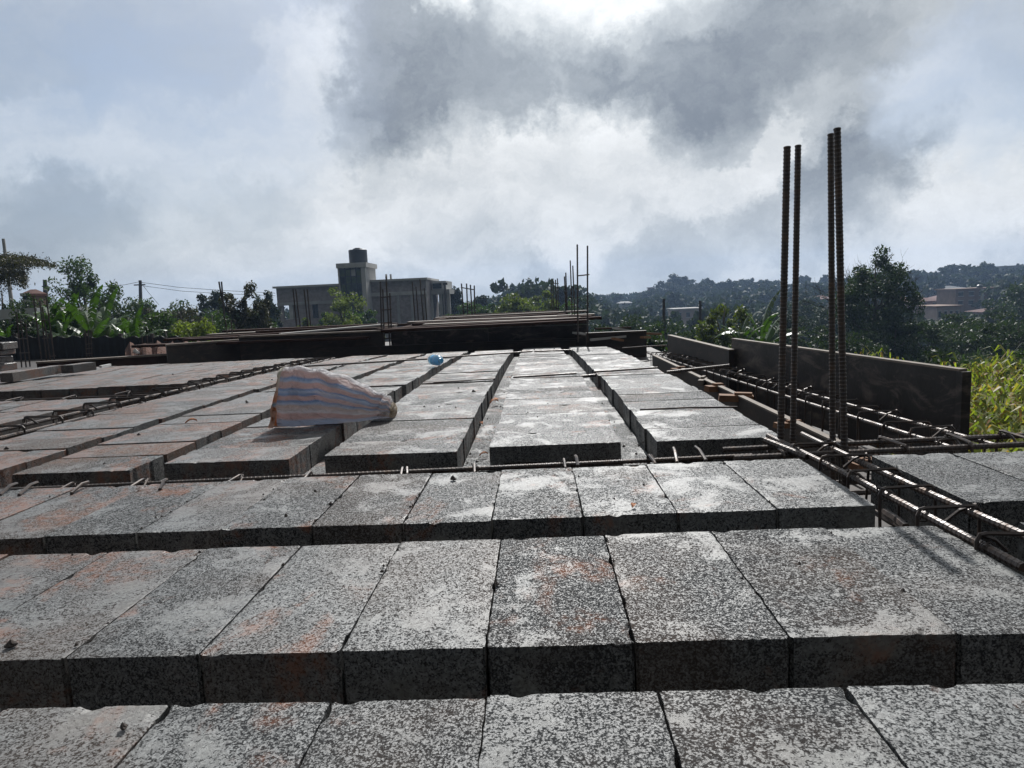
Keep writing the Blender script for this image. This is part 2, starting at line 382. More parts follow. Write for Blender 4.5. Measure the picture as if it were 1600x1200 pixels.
# ------------------------------------------------------------------ block floor
L, W, BH = .886*H, .422*H, .155
def sag(Y): return -.20*H*max(0, (Y-5*H)/(10*H))**2 if Y > 5*H else 0.0
def noise1(x, s): return math.sin(x*12.9898+s*78.233)
def block_mesh(name, lx, ly, nx, ny, seed, slots=False, chips=3):
    rng = random.Random(seed); hx, hy = lx/2, ly/2
    ch = [(rng.choice((-1, 1))*hx, rng.uniform(-hy, hy), rng.uniform(.004, .009)) if rng.random() < .6 else (rng.uniform(-hx, hx), rng.choice((-1, 1))*hy, rng.uniform(.004, .010)) for _ in range(chips)]
    ph = [rng.uniform(0, 9) for _ in range(8)]
    def wob(t, k): return .0003*math.sin(t*35+ph[k])+.0003*math.sin(t*143+ph[k+1])+rng.uniform(-.0005, .0005)
    xs = [-hx+lx*i/nx for i in range(nx+1)]; ys = [-hy+ly*j/ny for j in range(ny+1)]
    if nx > 8:
        xs[1] = -hx+.003; xs[-2] = hx-.003; ys[1] = -hy+.003; ys[-2] = hy-.003
    vs = []; idx = {}
    for j, y in enumerate(ys):
        for i, x in enumerate(xs):
            e = min(hx-abs(x), hy-abs(y)); z = 0.0
            if nx > 8:
                if e < .001: z -= .0002+rng.uniform(0, .0005)
                elif e < .008: z -= rng.uniform(0, .0003)
                z += .0004*math.sin(x*31+ph[2])*math.sin(y*27+ph[3])+rng.uniform(-.00015, .00015)
            xx, yy = x, y
            cn = (hx-abs(x))+(hy-abs(y))
            if cn < .001: xx *= 1-.0035/hx; yy *= 1-.0035/hy; z -= .002
            if i in (0, nx): xx += wob(y, 0)
            if j in (0, ny): yy += wob(x, 4)
            for cx_, cy_, cr in ch:
                d = math.hypot(x-cx_, y-cy_)
                if d < cr*1.6: z -= cr*.6*(1-d/(cr*1.6)); xx += (-cr*.35 if cx_ > 0 else cr*.35)*(abs(abs(cx_)-hx) < 1e-6)*(i in (0, nx)); yy += (-cr*.35 if cy_ > 0 else cr*.35)*(abs(abs(cy_)-hy) < 1e-6)*(j in (0, ny))
            idx[i, j] = len(vs); vs.append((xx, yy, z))
    fs = [(idx[i, j], idx[i+1, j], idx[i+1, j+1], idx[i, j+1]) for j in range(ny) for i in range(nx)]
    loop = [idx[i, 0] for i in range(nx+1)]+[idx[nx, j] for j in range(1, ny+1)]+[idx[i, ny] for i in range(nx-1, -1, -1)]+[idx[0, j] for j in range(ny-1, 0, -1)]
    m = len(loop); prev = loop
    for zl in (-.006, -BH):
        cur = []
        for q in loop:
            x, y, z = vs[q]; cur.append(len(vs)); vs.append((x, y, zl))
        for k in range(m):
            # leave openings for the slots on the -y face below -.012
            if slots and zl == -BH and k < nx: continue
            fs.append((prev[k], cur[k], cur[(k+1) % m], prev[(k+1) % m]))
        if slots and zl == -BH:
            # front wall with two recessed hollows (solid face, webs, recess boxes)
            y0 = -hy; zt = -.006; zb = -BH; s1, s2 = -.052, -.135
            ap = [(-hx*.78, -hx*.10), (hx*.10, hx*.78)]
            def quad(a, b, c, d): k0 = len(vs); vs.extend([a, b, c, d]); fs.append((k0, k0+1, k0+2, k0+3))
            quad((-hx, y0, s1), (hx, y0, s1), (hx, y0, zt), (-hx, y0, zt)); quad((-hx, y0, zb), (hx, y0, zb), (hx, y0, s2), (-hx, y0, s2))
            edges = [-hx, ap[0][0], ap[0][1], ap[1][0], ap[1][1], hx]
            for a, b in ((0, 1), (2, 3), (4, 5)): quad((edges[a], y0, s2), (edges[b], y0, s2), (edges[b], y0, s1), (edges[a], y0, s1))
            for a, b in ap:
                yb = y0+.09
                quad((a, yb, s2), (b, yb, s2), (b, yb, s1), (a, yb, s1)); quad((a, y0, s1), (b, y0, s1), (b, yb, s1), (a, yb, s1)); quad((a, y0, s2), (a, yb, s2), (b, yb, s2), (b, y0, s2))
                quad((a, y0, s2), (a, y0, s1), (a, yb, s1), (a, yb, s2)); quad((b, y0, s2), (b, yb, s2), (b, yb, s1), (b, y0, s1))
        prev = cur
    fs.append(tuple(prev[::-1]))
    me = bpy.data.meshes.new(name); me.from_pydata(vs, [], fs); me.materials.append(CONC)
    return me
NEAR = [block_mesh('concrete_block', W, L, 26, 48, 100+i, chips=4) for i in range(8)]      # long side along Y
NEARH = [block_mesh('concrete_block', L, W, 40, 20, 150+i, slots=True, chips=4) for i in range(4)]
MID = [block_mesh('concrete_block', L, W, 14, 7, 200+i, chips=2) for i in range(6)]
MIDR = [block_mesh('concrete_block', W, L, 7, 12, 300+i, chips=2) for i in range(4)]

floor = thing('slab_floor', None, None); tag(floor, kind='structure')
def put_block(me, x, y, z, rz, parent=floor):
    return obj('concrete_block', me, parent, (x, y, z), (random.gauss(0, .0022), random.gauss(0, .0022), rz))
def row(fronts, parent=floor):
    """fronts: (x left, x right, y front) of each block, long side along Y, in eye heights"""
    for (a, b, y) in fronts:
        w = (b-a)*H-.0028; me = random.choice(NEAR)
        o = put_block(me, (a+b)/2*H, (y+.443)*H, random.uniform(-.003, .001), random.gauss(0, .004), parent)
        o.scale = (w/W, 1, 1)
        if random.random() < .5: o.rotation_euler[2] += math.pi
# row 1 (nearest), row 2, row 3: joints read off the photograph
j1 = [-1.86, -1.43, -.985, -.565, -.165, .268, .728, 1.175, 1.62]
row([(j1[i], j1[i+1], .715+[.0, .0, .0, .0, .012, .01, .01, .0][i]) for i in range(8)])
j2 = [-2.72, -2.30, -1.865, -1.437, -1.03, -.61, -.185, .245, .685, 1.155, 1.60]
row([(j2[i], j2[i+1], 1.835+.002*i) for i in range(10)])
j3 = [-3.62, -3.18, -2.75, -2.32, -1.885, -1.49, -1.07, -.645, -.24, .175, .60, 1.045, 1.485]
row([(j3[i], j3[i+1], 2.925+.0065*i) for i in range(12)])
# three blocks of the bay to the right of the cage
row([(1.90, 2.34, 3.02), (2.345, 2.79, 3.01), (2.80, 3.22, 3.0), (3.24, 3.66, 3.0), (1.93, 2.36, 1.86), (2.37, 2.8, 1.87), (2.81, 3.24, 1.87)])
# strips running away from the camera: right edge x, front y, length along strip
STR = [(-3.63, 4.12, .89), (-2.69, 4.22, .79), (-1.68, 4.33, .84), (-.565, 4.375, .886), (.54, 4.49, .886), (1.60, 4.50, .83)]
W2 = W+.0022
for si, (xr, yf, wid) in enumerate(STR):
    y = yf*H; k = 0; gap_done = False; ang = random.gauss(0, .003)
    while y < 15.9*H:
        if not gap_done and y > 8.05*H: y += .055; gap_done = True
        xc = (xr-wid/2)*H + random.gauss(0, .0022) + (y-yf*H)*.0
        if gap_done: xc += [.01, .008, .012, -.004, -.006, -.012][si]
        me = NEARH[(si+k) % 4] if k == 0 else (random.choice(MID))
        o = put_block(me, xc, y+W/2, sag(y+W/2)+random.uniform(-.004, .002), random.gauss(0, .003))
        o.rotation_euler[0] += math.atan2(sag(y+W)-sag(y), W)
        o.scale = (wid/.886, 1, 1)
        if k > 0 and random.random() < .5: o.rotation_euler[2] += math.pi
        y += W2 + (random.random() < .15)*random.uniform(.002, .008); k += 1
# rib floors between the strips, dusty and littered
for si in range(5):
    x0 = STR[si][0]*H+.004; x1 = (STR[si+1][0]-STR[si+1][2])*H-.004
    mb = MB(); n = 26; y0 = max(STR[si][1], STR[si+1][1])*H+.005; y1 = 15.9*H
    vs = []
    for i in range(n+1):
        y = y0+(y1-y0)*i/n
        for x in (x0, x1): vs.append((x, y, sag(y)-.076))
        for x in (x1, x0): vs.append((x, y, sag(y)-.10))
    fs = []
    for i in range(n):
        for k in range(4): fs.append((i*4+k, i*4+(k+1) % 4, i*4+4+(k+1) % 4, i*4+4+k))
    fs += [(3, 2, 1, 0)]
    mb.add(vs, fs); mb.build('rib_floor', CONC, floor)
# formwork under everything
mb = MB()
mb.box((-.9, 5.6, -.25), (4.6, 12.8, .02)); mb.box((-8.2, 5.9, -.25), (9.9, 12.0, .02)); mb.box((2.05, .6, -.25), (1.2, 2.7, .02))
mb.build('formwork_deck', PLY, floor)
# blocks of the bay to the left, rows across the view
floor2 = thing('slab_floor', None, None); tag(floor2, kind='structure')
rows2 = [(6.22, 0), (7.26, 0), (9.70, 1), (10.66, 1), (11.75, 2), (12.75, 2), (13.75, 2), (14.8, 2)]
def e3x(Y): return -4.92                       # centre line of the left cage (eye heights)
for yr, _ in rows2:
    x = (e3x(yr)-.32)*H
    n = 0
    while x > -19*H and n < 34:
        me = random.choice(MIDR); yc = (yr+.443)*H
        put_block(me, x-W/2, yc+.0*n, sag(yc)+random.uniform(-.003, .003), random.gauss(0, .004), floor2)
        x -= W+.0025+(random.random() < .1)*.006; n += 1

# ------------------------------------------------------------------ reinforcement cages
def stirrup_pts(cx, y, z0, z1, w, axis='y', hook=True, tilt=0.0):
    """rounded rectangle in the plane across the beam axis"""
    r = .012; c = [(-w/2, z0), (w/2, z0), (w/2, z1), (-w/2, z1)]; pts = []
    for i, (a, b) in enumerate(c):
        sx = 1 if a > 0 else -1; sz = 1 if b > (z0+z1)/2 else -1
        for q in (0, 1):
            if i in (0, 2): dx, dz = ((-r*sx, 0) if q == 0 else (0, -r*sz))
            else: dx, dz = ((0, -r*sz) if q == 0 else (-r*sx, 0))
            pts.append((a+dx, b+dz))
    out = []
    for u, z in pts:
        out.append((cx+u, y+tilt*z, z) if axis == 'y' else (cx+tilt*z, y+u, z))
    return out
def beam_cage(name, label, a, b, w, z1, z0, spacing, r=.008, rs=.004, ribbed=True, group=None, top_ext=0.0, jit=.006, ties=True):
    """a, b: ends of the beam axis (Vector xy); four bars, stirrups and tie wires"""
    a = Vector((a[0], a[1], 0)); b = Vector((b[0], b[1], 0)); d = (b-a).normalized(); s = Vector((d.y, -d.x, 0)); ln = (b-a).length
    t = thing(name, label, 'steel cage', (0, 0, 0), 0, group)
    for si, zz in ((-1, z1), (1, z1), (-1, z0), (1, z0)):
        mb = MB(); p = a+s*(si*w/2)+Vector((0, 0, zz)); q = b+s*(si*w/2)+Vector((0, 0, zz))
        p = p+Vector((0, 0, sag(p.y))); q = q+Vector((0, 0, sag(q.y)))
        if ribbed and zz == z1: mb.rebar(p-d*top_ext, q+d*top_ext, r, 8, .0125, random.uniform(-.01, .01))
        else: mb.tube([p, p.lerp(q, .5)+s*random.uniform(-.008, .008), q], r, 6)
        mb.build('bar', STEEL, t)
    n = int(ln/spacing)
    for i in range(n):
        c = a+d*(spacing*(i+.5)+random.uniform(-.02, .02)); ww = w+r*2+rs*2; tilt = random.uniform(-.12, .12); sk = random.uniform(-.14, .14)
        pts = []
        zt = z1+r+rs+sag(c.y)+random.uniform(0, jit); zb = z0-r-rs+sag(c.y)
        for u, z in [(-ww/2, zb), (ww/2, zb), (ww/2, zt-.01), (ww/2-.008, zt-.002), (ww/2-.016, zt), (-ww/2+.016, zt+.002), (-ww/2+.006, zt), (-ww/2, zt-.012)]:
            pts.append(c+s*u+d*(sk*u+tilt*(z-zt))+Vector((0, 0, z)))
        mb = MB(); mb.tube(pts, rs, 5, closed=True)
        # the two hooked ends
        sg = random.choice((-1, 1)); e = c+s*(sg*(ww/2-.004))+Vector((0, 0, zt)); 
        mb.tube([e+d*.008, e-s*sg*.03+d*.012+Vector((0, 0, -.012)), e-s*sg*.055+d*.016+Vector((0, 0, -.035))], rs, 5)
        mb.build('stirrup', STEEL, t)
        if ties:
            for sg in (-1, 1):
                mb = MB(); pts = []
                e = c+s*(sg*w/2)+Vector((0, 0, z1+sag(c.y)))
                for k in range(14):
                    an = k/13*11.0; rr = r+.005
                    pts.append(e+s*(rr*math.cos(an))+Vector((0, 0, rr*math.sin(an)))+d*(.007*math.cos(an*.5)))
                pts.append(e+Vector((random.uniform(-.015, .015), random.uniform(-.01, .01), random.uniform(.012, .025))))
                mb.tube(pts, .0012, 4); mb.build('tie_wire', WIRE, t)
    return t
def P(x, y): return (x*H, y*H)
# transverse beam right behind row 3, from the left of the picture to beyond the right edge
beam_cage('beam_cage', 'ribbed steel beam cage lying in the dark trench behind the third row of blocks', P(-3.8, 3.97), P(1.35, 4.20), .085, -.034, -.14, .24, .0065, .0038)
beam_cage('beam_cage', 'heavy steel beam cage running from the four tall bars toward the crop field', P(1.25, 4.12), P(4.6, 4.26), .10, -.006, -.12, .17, .0078, .004, top_ext=.05)
# cage in the near gap on the right, beside rows 2 and 3
beam_cage('beam_cage', 'ribbed steel beam cage slanting to the lower right between the near blocks and right blocks', P(1.74, 2.35), P(1.63, 4.45), .105, .002, -.11, .14, .0076, .0038, top_ext=.03, jit=.012)
# outer edge beam inside the form panels on the right
beam_cage('beam_cage', 'long open steel beam cage along the dark edge panels on the right', P(2.62, 4.1), P(2.16, 12.6), .125, -.012, -.17, .135, .0065, .0034, jit=.01)
# left cage between the strips and the left bay
beam_cage('beam_cage', 'steel beam cage running away on the left between long strips and the left bay', P(-4.95, 4.4), P(-4.92, 15.6), .17, -.004, -.12, .21, .0085, .0045)
beam_cage('beam_cage', 'untidy steel beam cage with bent stirrups in the far left trench', P(-12.5, 8.85), P(-5.1, 8.85), .13, -.035, -.13, .33, .006, .004, ribbed=False, jit=.03)

# loose bars lying in or across the block joints
def loose_bar(label, a, b, r=.006, z=None, ribbed=True, ends=()):
    a = Vector(a); b = Vector(b); mb = MB()
    if ribbed: mb.rebar(a, b, r, 7, .0125)
    else: mb.tube([a, a.lerp(b, .5)+Vector((0, 0, .003)), b], r, 6)
    o = mb.build('rebar', STEEL); tag(o, label, 'steel bar'); return o
def onz(x, y, z): return on(x, y, z)
loose_bar('dark bar lying in the joint of the strip right of the striped sack', onz(677, 598, -.008), onz(774, 592, -.008), .006)
loose_bar('dark bar across the middle strip beside the long rib gap', onz(802, 589.5, 0), onz(901, 583.5, 0), .006)
loose_bar('short double bar bridging the rib gap between middle and right strips', onz(903, 589, -.03), onz(934, 586, -.03), .009)
loose_bar('dark bar across the right strip, halfway along it', onz(929, 581, 0), onz(1028, 574.5, 0), .006)
loose_bar('thin bar lying near the middle of the right strip', onz(1000, 640, .0), onz(1152, 636, .0), .0035, ribbed=False)
loose_bar('bar crossing the edge trench onto the long open cage', onz(1042, 582, .015), onz(1140, 571, .03), .009)
loose_bar('thin bar bridging the far end of the edge trench', onz(972, 544.5, -.03), onz(1042, 540, -.02), .008, ribbed=False)
loose_bar('long thin bar with wire ties across the far ends of the strips', onz(438, 574.5, -.03), onz(668, 561, -.045), .0075)
loose_bar('thin bar with wire ties continuing to the right of the blue bottle', onz(672, 560, -.045), onz(832, 549, -.05), .0075)
loose_bar('thin bar across the far end of the middle strip', onz(835, 549, -.05), onz(893, 547, -.055), .0075)
loose_bar('bar end sticking out over the corner beside the tall bars', onz(1195, 688, .02), onz(1262, 715, .0), .0085)
loose_bar('short bar over the dark trench, right of the tall bars', onz(1372, 684, -.01), onz(1402, 692, -.02), .008)
loose_bar('rusty brown bar on the trench floor beside the slanting cage', onz(1382, 800, -.075), onz(1415, 824, -.07), .009, ribbed=False)
# pale stirrup legs leaning out of the trench behind row 3
for i, (x0, y0, x1, y1, lb) in enumerate([(0, 773, 30, 761, 'leftmost pale bent rod leaning out of the front trench'), (30, 773, 62, 759, 'second pale bent rod from the left, in the front trench'), (112, 770, 142, 759, 'third pale bent rod from the left, in the front trench'),
        (903, 727, 899, 718, 'short pale rod at the corner of the middle strip'), (1058, 722, 1052, 705, 'pale rod standing against the right strip front'), (1103, 719, 1085, 703, 'tilted pale rod in front of the right strip'), (250, 764, 262, 755, 'small pale rod before the second strip front')]):
    a = on(x0, y0, .002); b = on(x1, y1, -.004)
    b = a+(b-a)*.9+Vector((0, 0, .012)); mb = MB(); mb.tube([a-Vector((0, 0, .03)), a, a.lerp(b, .6)+Vector((0, 0, .006)), b], .0045, 6); tag(mb.build('bent_rod', STEEL), lb, 'steel rod')

# ------------------------------------------------------------------ the four tall column bars
col_t = thing('column_starter_bars', 'four tall rusty deformed bars rising from the right corner of the block floor', 'column bars', (0, 0, 0))
def tall_bar(xb, yb, xt, yt, zbase, r, lean):
    a = on(xb, yb, zbase); d = a.y
    b = at(xt, yt, d+lean); mb = MB(); mb.rebar(a-Vector((0, 0, .15)), b, r, 10, .0105); o = mb.build('bar', STEEL, col_t); return a
tall_bar(1218, 700, 1230, 228, -.02, .0092, .02)
tall_bar(1238, 698, 1247, 226, -.02, .0083, .06)
tall_bar(1303, 706, 1298, 208, -.02, .0080, .05)
tall_bar(1323, 716, 1308, 199, -.02, .0086, .02)

# ------------------------------------------------------------------ form panels along the right edge
def panel(name, label, p0, p1, zt, zb, th, m, ribs=0, cat='form panel', edge=PLY_LT):
    """upright panel from p0 to p1 (xy)"""
    t = thing({'form_panel': 'steel_formwork', 'edge_form': 'formwork_board', 'form_board': 'formwork_board'}[name], label, cat)
    a = Vector((p0[0], p0[1], 0)); b = Vector((p1[0], p1[1], 0))
    mb = MB(); mb.beam(a+Vector((0, 0, (zt+zb)/2)), b+Vector((0, 0, (zt+zb)/2)), th, zt-zb)
    mb.build('face_board', m, t)
    mb = MB(); mb.beam(a+Vector((0, 0, zt+.004)), b+Vector((0, 0, zt+.004)), th+.006, .008); mb.build('top_edge', edge, t)
    d = (b-a).normalized(); s = Vector((d.y, -d.x, 0)); n = ribs
    for i in range(n):
        c = a.lerp(b, (i+.5)/n) if n > 1 else a
        mb = MB(); mb.beam(c+s*(th*.5+.018)+Vector((0, 0, zb)), c+s*(th*.5+.018)+Vector((0, 0, zt-.01)), .035, .03, up=(d.x, d.y, 0)); mb.build('stud', WOOD, t)
    return t
zt = .14
pn = on(1505, 580, zt); pf = on(1146, 530.5, zt)
tp = panel('form_panel', 'long dark steel form panel with pale top edge on the right', pn, pf, zt, -.22, .022, PANEL, 6)
mbp = MB(); mbp.beam((pn.x, pn.y-.004, -.18), (pn.x, pn.y-.004, zt), .03, .034, up=(0, 1, 0)); e = mbp.build('end_rail', PANEL, tp)
zt2 = .08
pn2 = on(1143, 548, zt2); pf2 = on(1046, 524.5, zt2)
panel('edge_form', 'lower dark form board beyond, standing behind the far end of the edge cage', pn2, pf2, zt2, -.25, .03, PLY, 4)
# inner side board of the edge trench
ia, ib = on(1312, 693, -.06), on(1021, 561, -.09)
panel('form_board', 'low inner form board with pale edge beside the right strip', ia, ib, -.062, -.25, .02, PLY, 0)
for (x, y, l, w, h, rz, m, lb) in [(1117, 607, .10, .05, .03, .3, WOOD, 'orange timber offcut wedged beside the right strip'), (1150, 622, .16, .05, .03, -.2, WOOD, 'brown timber block in the edge trench gap'), (1060, 579, .10, .04, .03, .2, WOOD, 'reddish timber piece farther along the edge trench'),
        (1232, 664, .11, .03, .02, .2, WOOD, 'orange timber strip seen between the two left tall bars'), (1350, 727, .09, .05, .02, .3, WOOD, 'pale orange timber offcut at the foot of the right tall bars'), (1098, 596, .2, .03, .03, 1.2, PLY_LT, 'pale board end leaning beside the right strip')]:
    p = on(x, y, -.07); mb = MB(); mb.box((0, 0, 0), (l, w, h), top=.97); mb.box((l*.2, w*.1, h*.7), (l*.5, w*.6, h*.4)); o = mb.build('timber_offcut', m, None, p, (0.03, .04, rz)); tag(o, lb, 'timber')
# ------------------------------------------------------------------ striped sack
def sack():
    m, t, b = mat('woven_striped_sack')
    uv = t.new('ShaderNodeUVMap').outputs[0]; s = t.new('ShaderNodeSeparateXYZ'); t.l.new(uv, s.inputs[0])
    u, v = s.outputs[0], s.outputs[1]
    wv = t.math('ADD', v, t.math('MULTIPLY', t.math('SUBTRACT', t.noise(uv, 3, 2), .5), .02))
    pk = (.64, .46, .43); bl = (.17, .31, .54); wh = (.72, .72, .74); lb = (.42, .55, .72)
    st = [(0, lb), (.10, lb), (.14, pk), (.21, pk), (.24, wh), (.34, (.62, .52, .46)), (.38, lb), (.42, bl), (.45, pk), (.50, pk), (.53, bl), (.59, lb), (.63, bl), (.66, pk), (.74, pk), (.77, lb), (.82, bl), (.86, pk), (.93, pk), (.98, wh)]
    r = t.new('ShaderNodeValToRGB'); r.color_ramp.interpolation = 'LINEAR'; e = r.color_ramp.elements
    while len(e) < 20: e.new(.5)
    for i, (p, c) in enumerate(st): e[i].position = p; e[i].color = (*c, 1)
    t.l.new(wv, r.inputs[0])
    weave = t.new('ShaderNodeTexChecker'); t.l.new(t.mapping(uv, (170, 90, 1)), weave.inputs[0]); weave.inputs[3].default_value = 1
    wm = t.math('MULTIPLY', weave.outputs['Fac'], t.rng(t.noise(t.mapping(uv, (1, 8, 1)), 3, 3), .4, .6, .05, .35))
    c = t.mix(wm, r.outputs[0], (.50, .46, .45))
    fade = t.math('MULTIPLY', t.rng(u, .35, .95, .0, .42), t.rng(v, .75, .3, .6, 1.0)); c = t.mix(fade, c, (.70, .68, .66))
    shn = t.rng(t.noise(t.mapping(uv, (2.2, 3.5, 1)), 1.6, 6, .7, .8), .50, .66, 0, .45); c = t.mix(shn, c, (.72, .68, .66))
    hc = t.ramp(v, [(0, (.55, .25, .12)), (.3, (.65, .3, .14)), (.36, (.2, .45, .6)), (.42, (.66, .3, .16)), (.75, (.62, .58, .5)), (1, (.6, .6, .5))])
    c = t.mix(t.rng(u, .03, .032, 1, 0), c, hc)
    end = t.rng(u, .93, .95); c = t.mix(end, c, (.50, .42, .30))
    dirt = t.rng(t.noise(uv, 4, 5, .7), .5, .75, 0, .5); c = t.mix(dirt, c, (.40, .32, .25))
    t.l.new(c, b.inputs['Base Color']); b.inputs['Roughness'].default_value = .6
    uvw = t.vmath('ADD', t.mapping(uv, (5.5, 3.2, 1)), t.vmath('MULTIPLY', t.noise(t.mapping(uv, (4, 3, 1)), 1.5, 4, .6, out='Color'), (1.1, 1.1, 0)))
    e1 = t.math('MINIMUM', t.vor(uvw, 1.0, 'DISTANCE_TO_EDGE'), .30); e2 = t.math('MINIMUM', t.vor(uvw, 2.7, 'DISTANCE_TO_EDGE'), .25)
    bump(t, b, t.math('ADD', t.math('ADD', t.math('MULTIPLY', e1, 1.6), t.math('MULTIPLY', e2, .6)), t.math('ADD', t.noise(t.mapping(uv, (7, 5, 1)), 1.2, 5, .6, .8), t.math('MULTIPLY', weave.outputs['Fac'], .01))), 1.0, .035)
    tr = t.new('ShaderNodeBsdfTranslucent'); t.l.new(c, tr.inputs[0]); t.l.new(b.inputs['Normal'].links[0].from_socket, tr.inputs['Normal']); mx = t.new('ShaderNodeMixShader'); mx.inputs[0].default_value = .58
    t.l.new(b.outputs[0], mx.inputs[1]); t.l.new(tr.outputs[0], mx.inputs[2]); t.l.new(mx.outputs[0], t.n['Material Output'].inputs[0])
    # outline (photo px) of the bag against its base: stations along its length
    base = [(422, 670), (455, 670), (490, 667), (530, 665), (565, 661), (588, 657), (604, 656), (614, 655)]
    topp = [(441, 577), (465, 575), (503, 577), (535, 589), (572, 604), (597, 616), (609, 623), (617, 631)]
    nu, nv = 110, 56; vs = []; uvs = []
    def interp(arr, u):
        q = u*(len(arr)-1); i = min(int(q), len(arr)-2); f = q-i; f2 = f
        return tuple(arr[i][k]*(1-f2)+arr[i+1][k]*f2 for k in (0, 1))
    from mathutils import noise as mn
    for i in range(nu+1):
        u_ = i/nu; bx, by = interp(base, u_); tx, ty = interp(topp, u_)
        gp = on(bx, by, .002); tp = at(tx, ty, gp.y+.045); hgt = tp.z
        thick = .055*math.sin(math.pi*min(.86, .10+u_*.85))**.6+.014
        for j in range(nv):
            a = 2*math.pi*j/nv; c, s_ = math.cos(a), math.sin(a)
            zz = (s_+1)/2; fl = zz**.9
            ex = abs(c)**.75*math.copysign(1, c)
            yy = gp.y+.05+ex*thick*(1.15-.45*zz)
            xx = gp.x*(1-zz)+tp.x*zz
            z = .004+hgt*fl
            cr = lambda q: 1-2*abs(math.sin(q))**.55
            fold = .006*cr(u_*7+zz*2.4+.6*math.sin(zz*6))+.006*cr(u_*4.2-zz*5.1+1+.5*math.sin(u_*9))+.0035*cr(u_*15+zz*7+2)+.0035*cr(zz*9-u_*11)+.004*math.sin(u_*19+zz*5)
            q3 = Vector((xx*11, yy*9, z*9)); vd = mn.voronoi(q3)[0]; crease = (vd[1]-vd[0]); fold += .022*(min(crease, .5)-.25)+.010*mn.noise(q3*.7)
            yy += fold*(.5+abs(c))*(1 if c < 0 else .6); z += (.003*math.sin(u_*44+1)+.004*math.sin(u_*17))*zz
            vs.append((xx, yy, max(.003, z)))
    fs = []; 
    for i in range(nu):
        for j in range(nv): fs.append((i*nv+j, i*nv+(j+1) % nv, (i+1)*nv+(j+1) % nv, (i+1)*nv+j))
    fs.append(tuple(range(nv))[::-1]); fs.append(tuple(nu*nv+j for j in range(nv)))
    me = bpy.data.meshes.new('striped_sack'); me.from_pydata(vs, [], fs); me.materials.append(m); me.shade_smooth()
    ul = me.uv_layers.new(name='UVMap')
    for poly in me.polygons:
        for li in poly.loop_indices:
            vi = me.loops[li].vertex_index; i, j = divmod(vi, nv); a = 2*math.pi*j/nv
            ul.data[li].uv = (i/nu, (math.sin(a)+1)/2)
    root = thing('striped_sack', 'crumpled pink and blue striped woven sack slumped on the left strips', 'sack')
    obj('bag', me, root)
    # sewn seam flap with ear on the left end, gathered end on the right
    mb = MB(); a = on(420, 670, .004); b = at(441, 576, a.y+.045); n = 14
    for i in range(n+1):
        f = i/n; p = Vector(a).lerp(b, f); wob = .006*math.sin(f*14)
        mb.v += [(p.x-.010+wob*.5, p.y+.012+wob, p.z+.002), (p.x+.014, p.y+.006+wob, p.z+.001)]
    mb.f += [(2*i, 2*i+1, 2*i+3, 2*i+2) for i in range(n)]
    hm = simple('orange_sack_hem', (.50, .28, .20), .7, 0, .5, 30, .4, .004); mb.build('hem', hm, root)
sack()
# ------------------------------------------------------------------ blue water bottle lying on the floor
def bottle():
    m, t, b = mat('clear_blue_plastic'); b.inputs['Base Color'].default_value = (.62, .88, 1.0, 1); b.inputs['Transmission Weight'].default_value = .75; b.inputs['Roughness'].default_value = .12; b.inputs['IOR'].default_value = 1.2
    m2, t2, b2 = mat('blue_label'); b2.inputs['Base Color'].default_value = (.10, .42, .75, 1); b2.inputs['Roughness'].default_value = .35
    p = on(676, 570, -.018)
    root = thing('water_bottle', 'small clear blue plastic water bottle lying on its side near the far end', 'bottle', (p.x, p.y, p.z+.038))
    r = .038; prof = [(.010, 0), (r*.8, 0), (r, .006)]
    z = .012
    for i in range(8): prof += [(r, z), (r*.955, z+.006), (r, z+.012)]; z += .013
    prof += [(r, .13), (r*.85, .15), (r*.5, .17), (.014, .18), (.013, .19)]
    mb = MB(); mb.lathe(prof, 24); o = mb.build('body', m, root, smooth=True)
    mb = MB(); mb.lathe([(r*1.012, .045), (r*1.014, .08)], 24); l = mb.build('label_band', m2, root)
    mb = MB(); mb.lathe([(.015, .189), (.015, .203), (.012, .205)], 18); k = mb.build('cap', m2, root)
    root.rotation_euler = (R(88), 0, R(28))
bottle()
# ------------------------------------------------------------------ crumbs, clods and dry leaves on the blocks
def clod_mesh(seed):
    rng = random.Random(seed); mb = MB(); prof = []
    n = 7; vs = [(0, 0, 1)]; 
    for k, zz in enumerate((.75, .2, -.3)):
        for i in range(n):
            a = 2*math.pi*(i+.5*k)/n; r = math.sqrt(max(.05, 1-zz*zz))*rng.uniform(.7, 1.15); vs.append((r*math.cos(a), r*math.sin(a)*.7, zz*.6))
    fs = [(0, 1+i, 1+(i+1) % n) for i in range(n)]
    for k in range(2):
        for i in range(n): a = 1+k*n+i; b = 1+k*n+(i+1) % n; fs.append((a, a+n, b+n, b))
    fs.append(tuple(1+2*n+i for i in range(n))[::-1]); mb.add(vs, fs); return mb.mesh('clod', STONE)
CL = [clod_mesh(i) for i in range(5)]
def clod(x, y, z, s, label='small dark crumb of dirt on the pale blocks', group='small dark crumbs scattered on the blocks'):
    p = on(x, y, z); o = obj('clod', random.choice(CL), None, (p.x, p.y, p.z+s*.3), (0, 0, random.uniform(0, 6))); o.scale = (s, s, s); tag(o, label, 'clod', group); return o
def bigclod(x, y, z, s, label): o = clod(x, y, z, s, label); del o['group']
bigclod(740, 613, 0, .011, 'dark clod on the strip right of the striped sack'); bigclod(708, 750, 0, .010, 'dark flat clod near the back of the third row')
bigclod(18, 1011, 0, .009, 'dark clod at the left edge of the second row'); bigclod(776, 914, 0, .006, 'dark chip beside a joint in the second row'); bigclod(193, 1138, 0, .006, 'dark chip on the nearest row at the left')
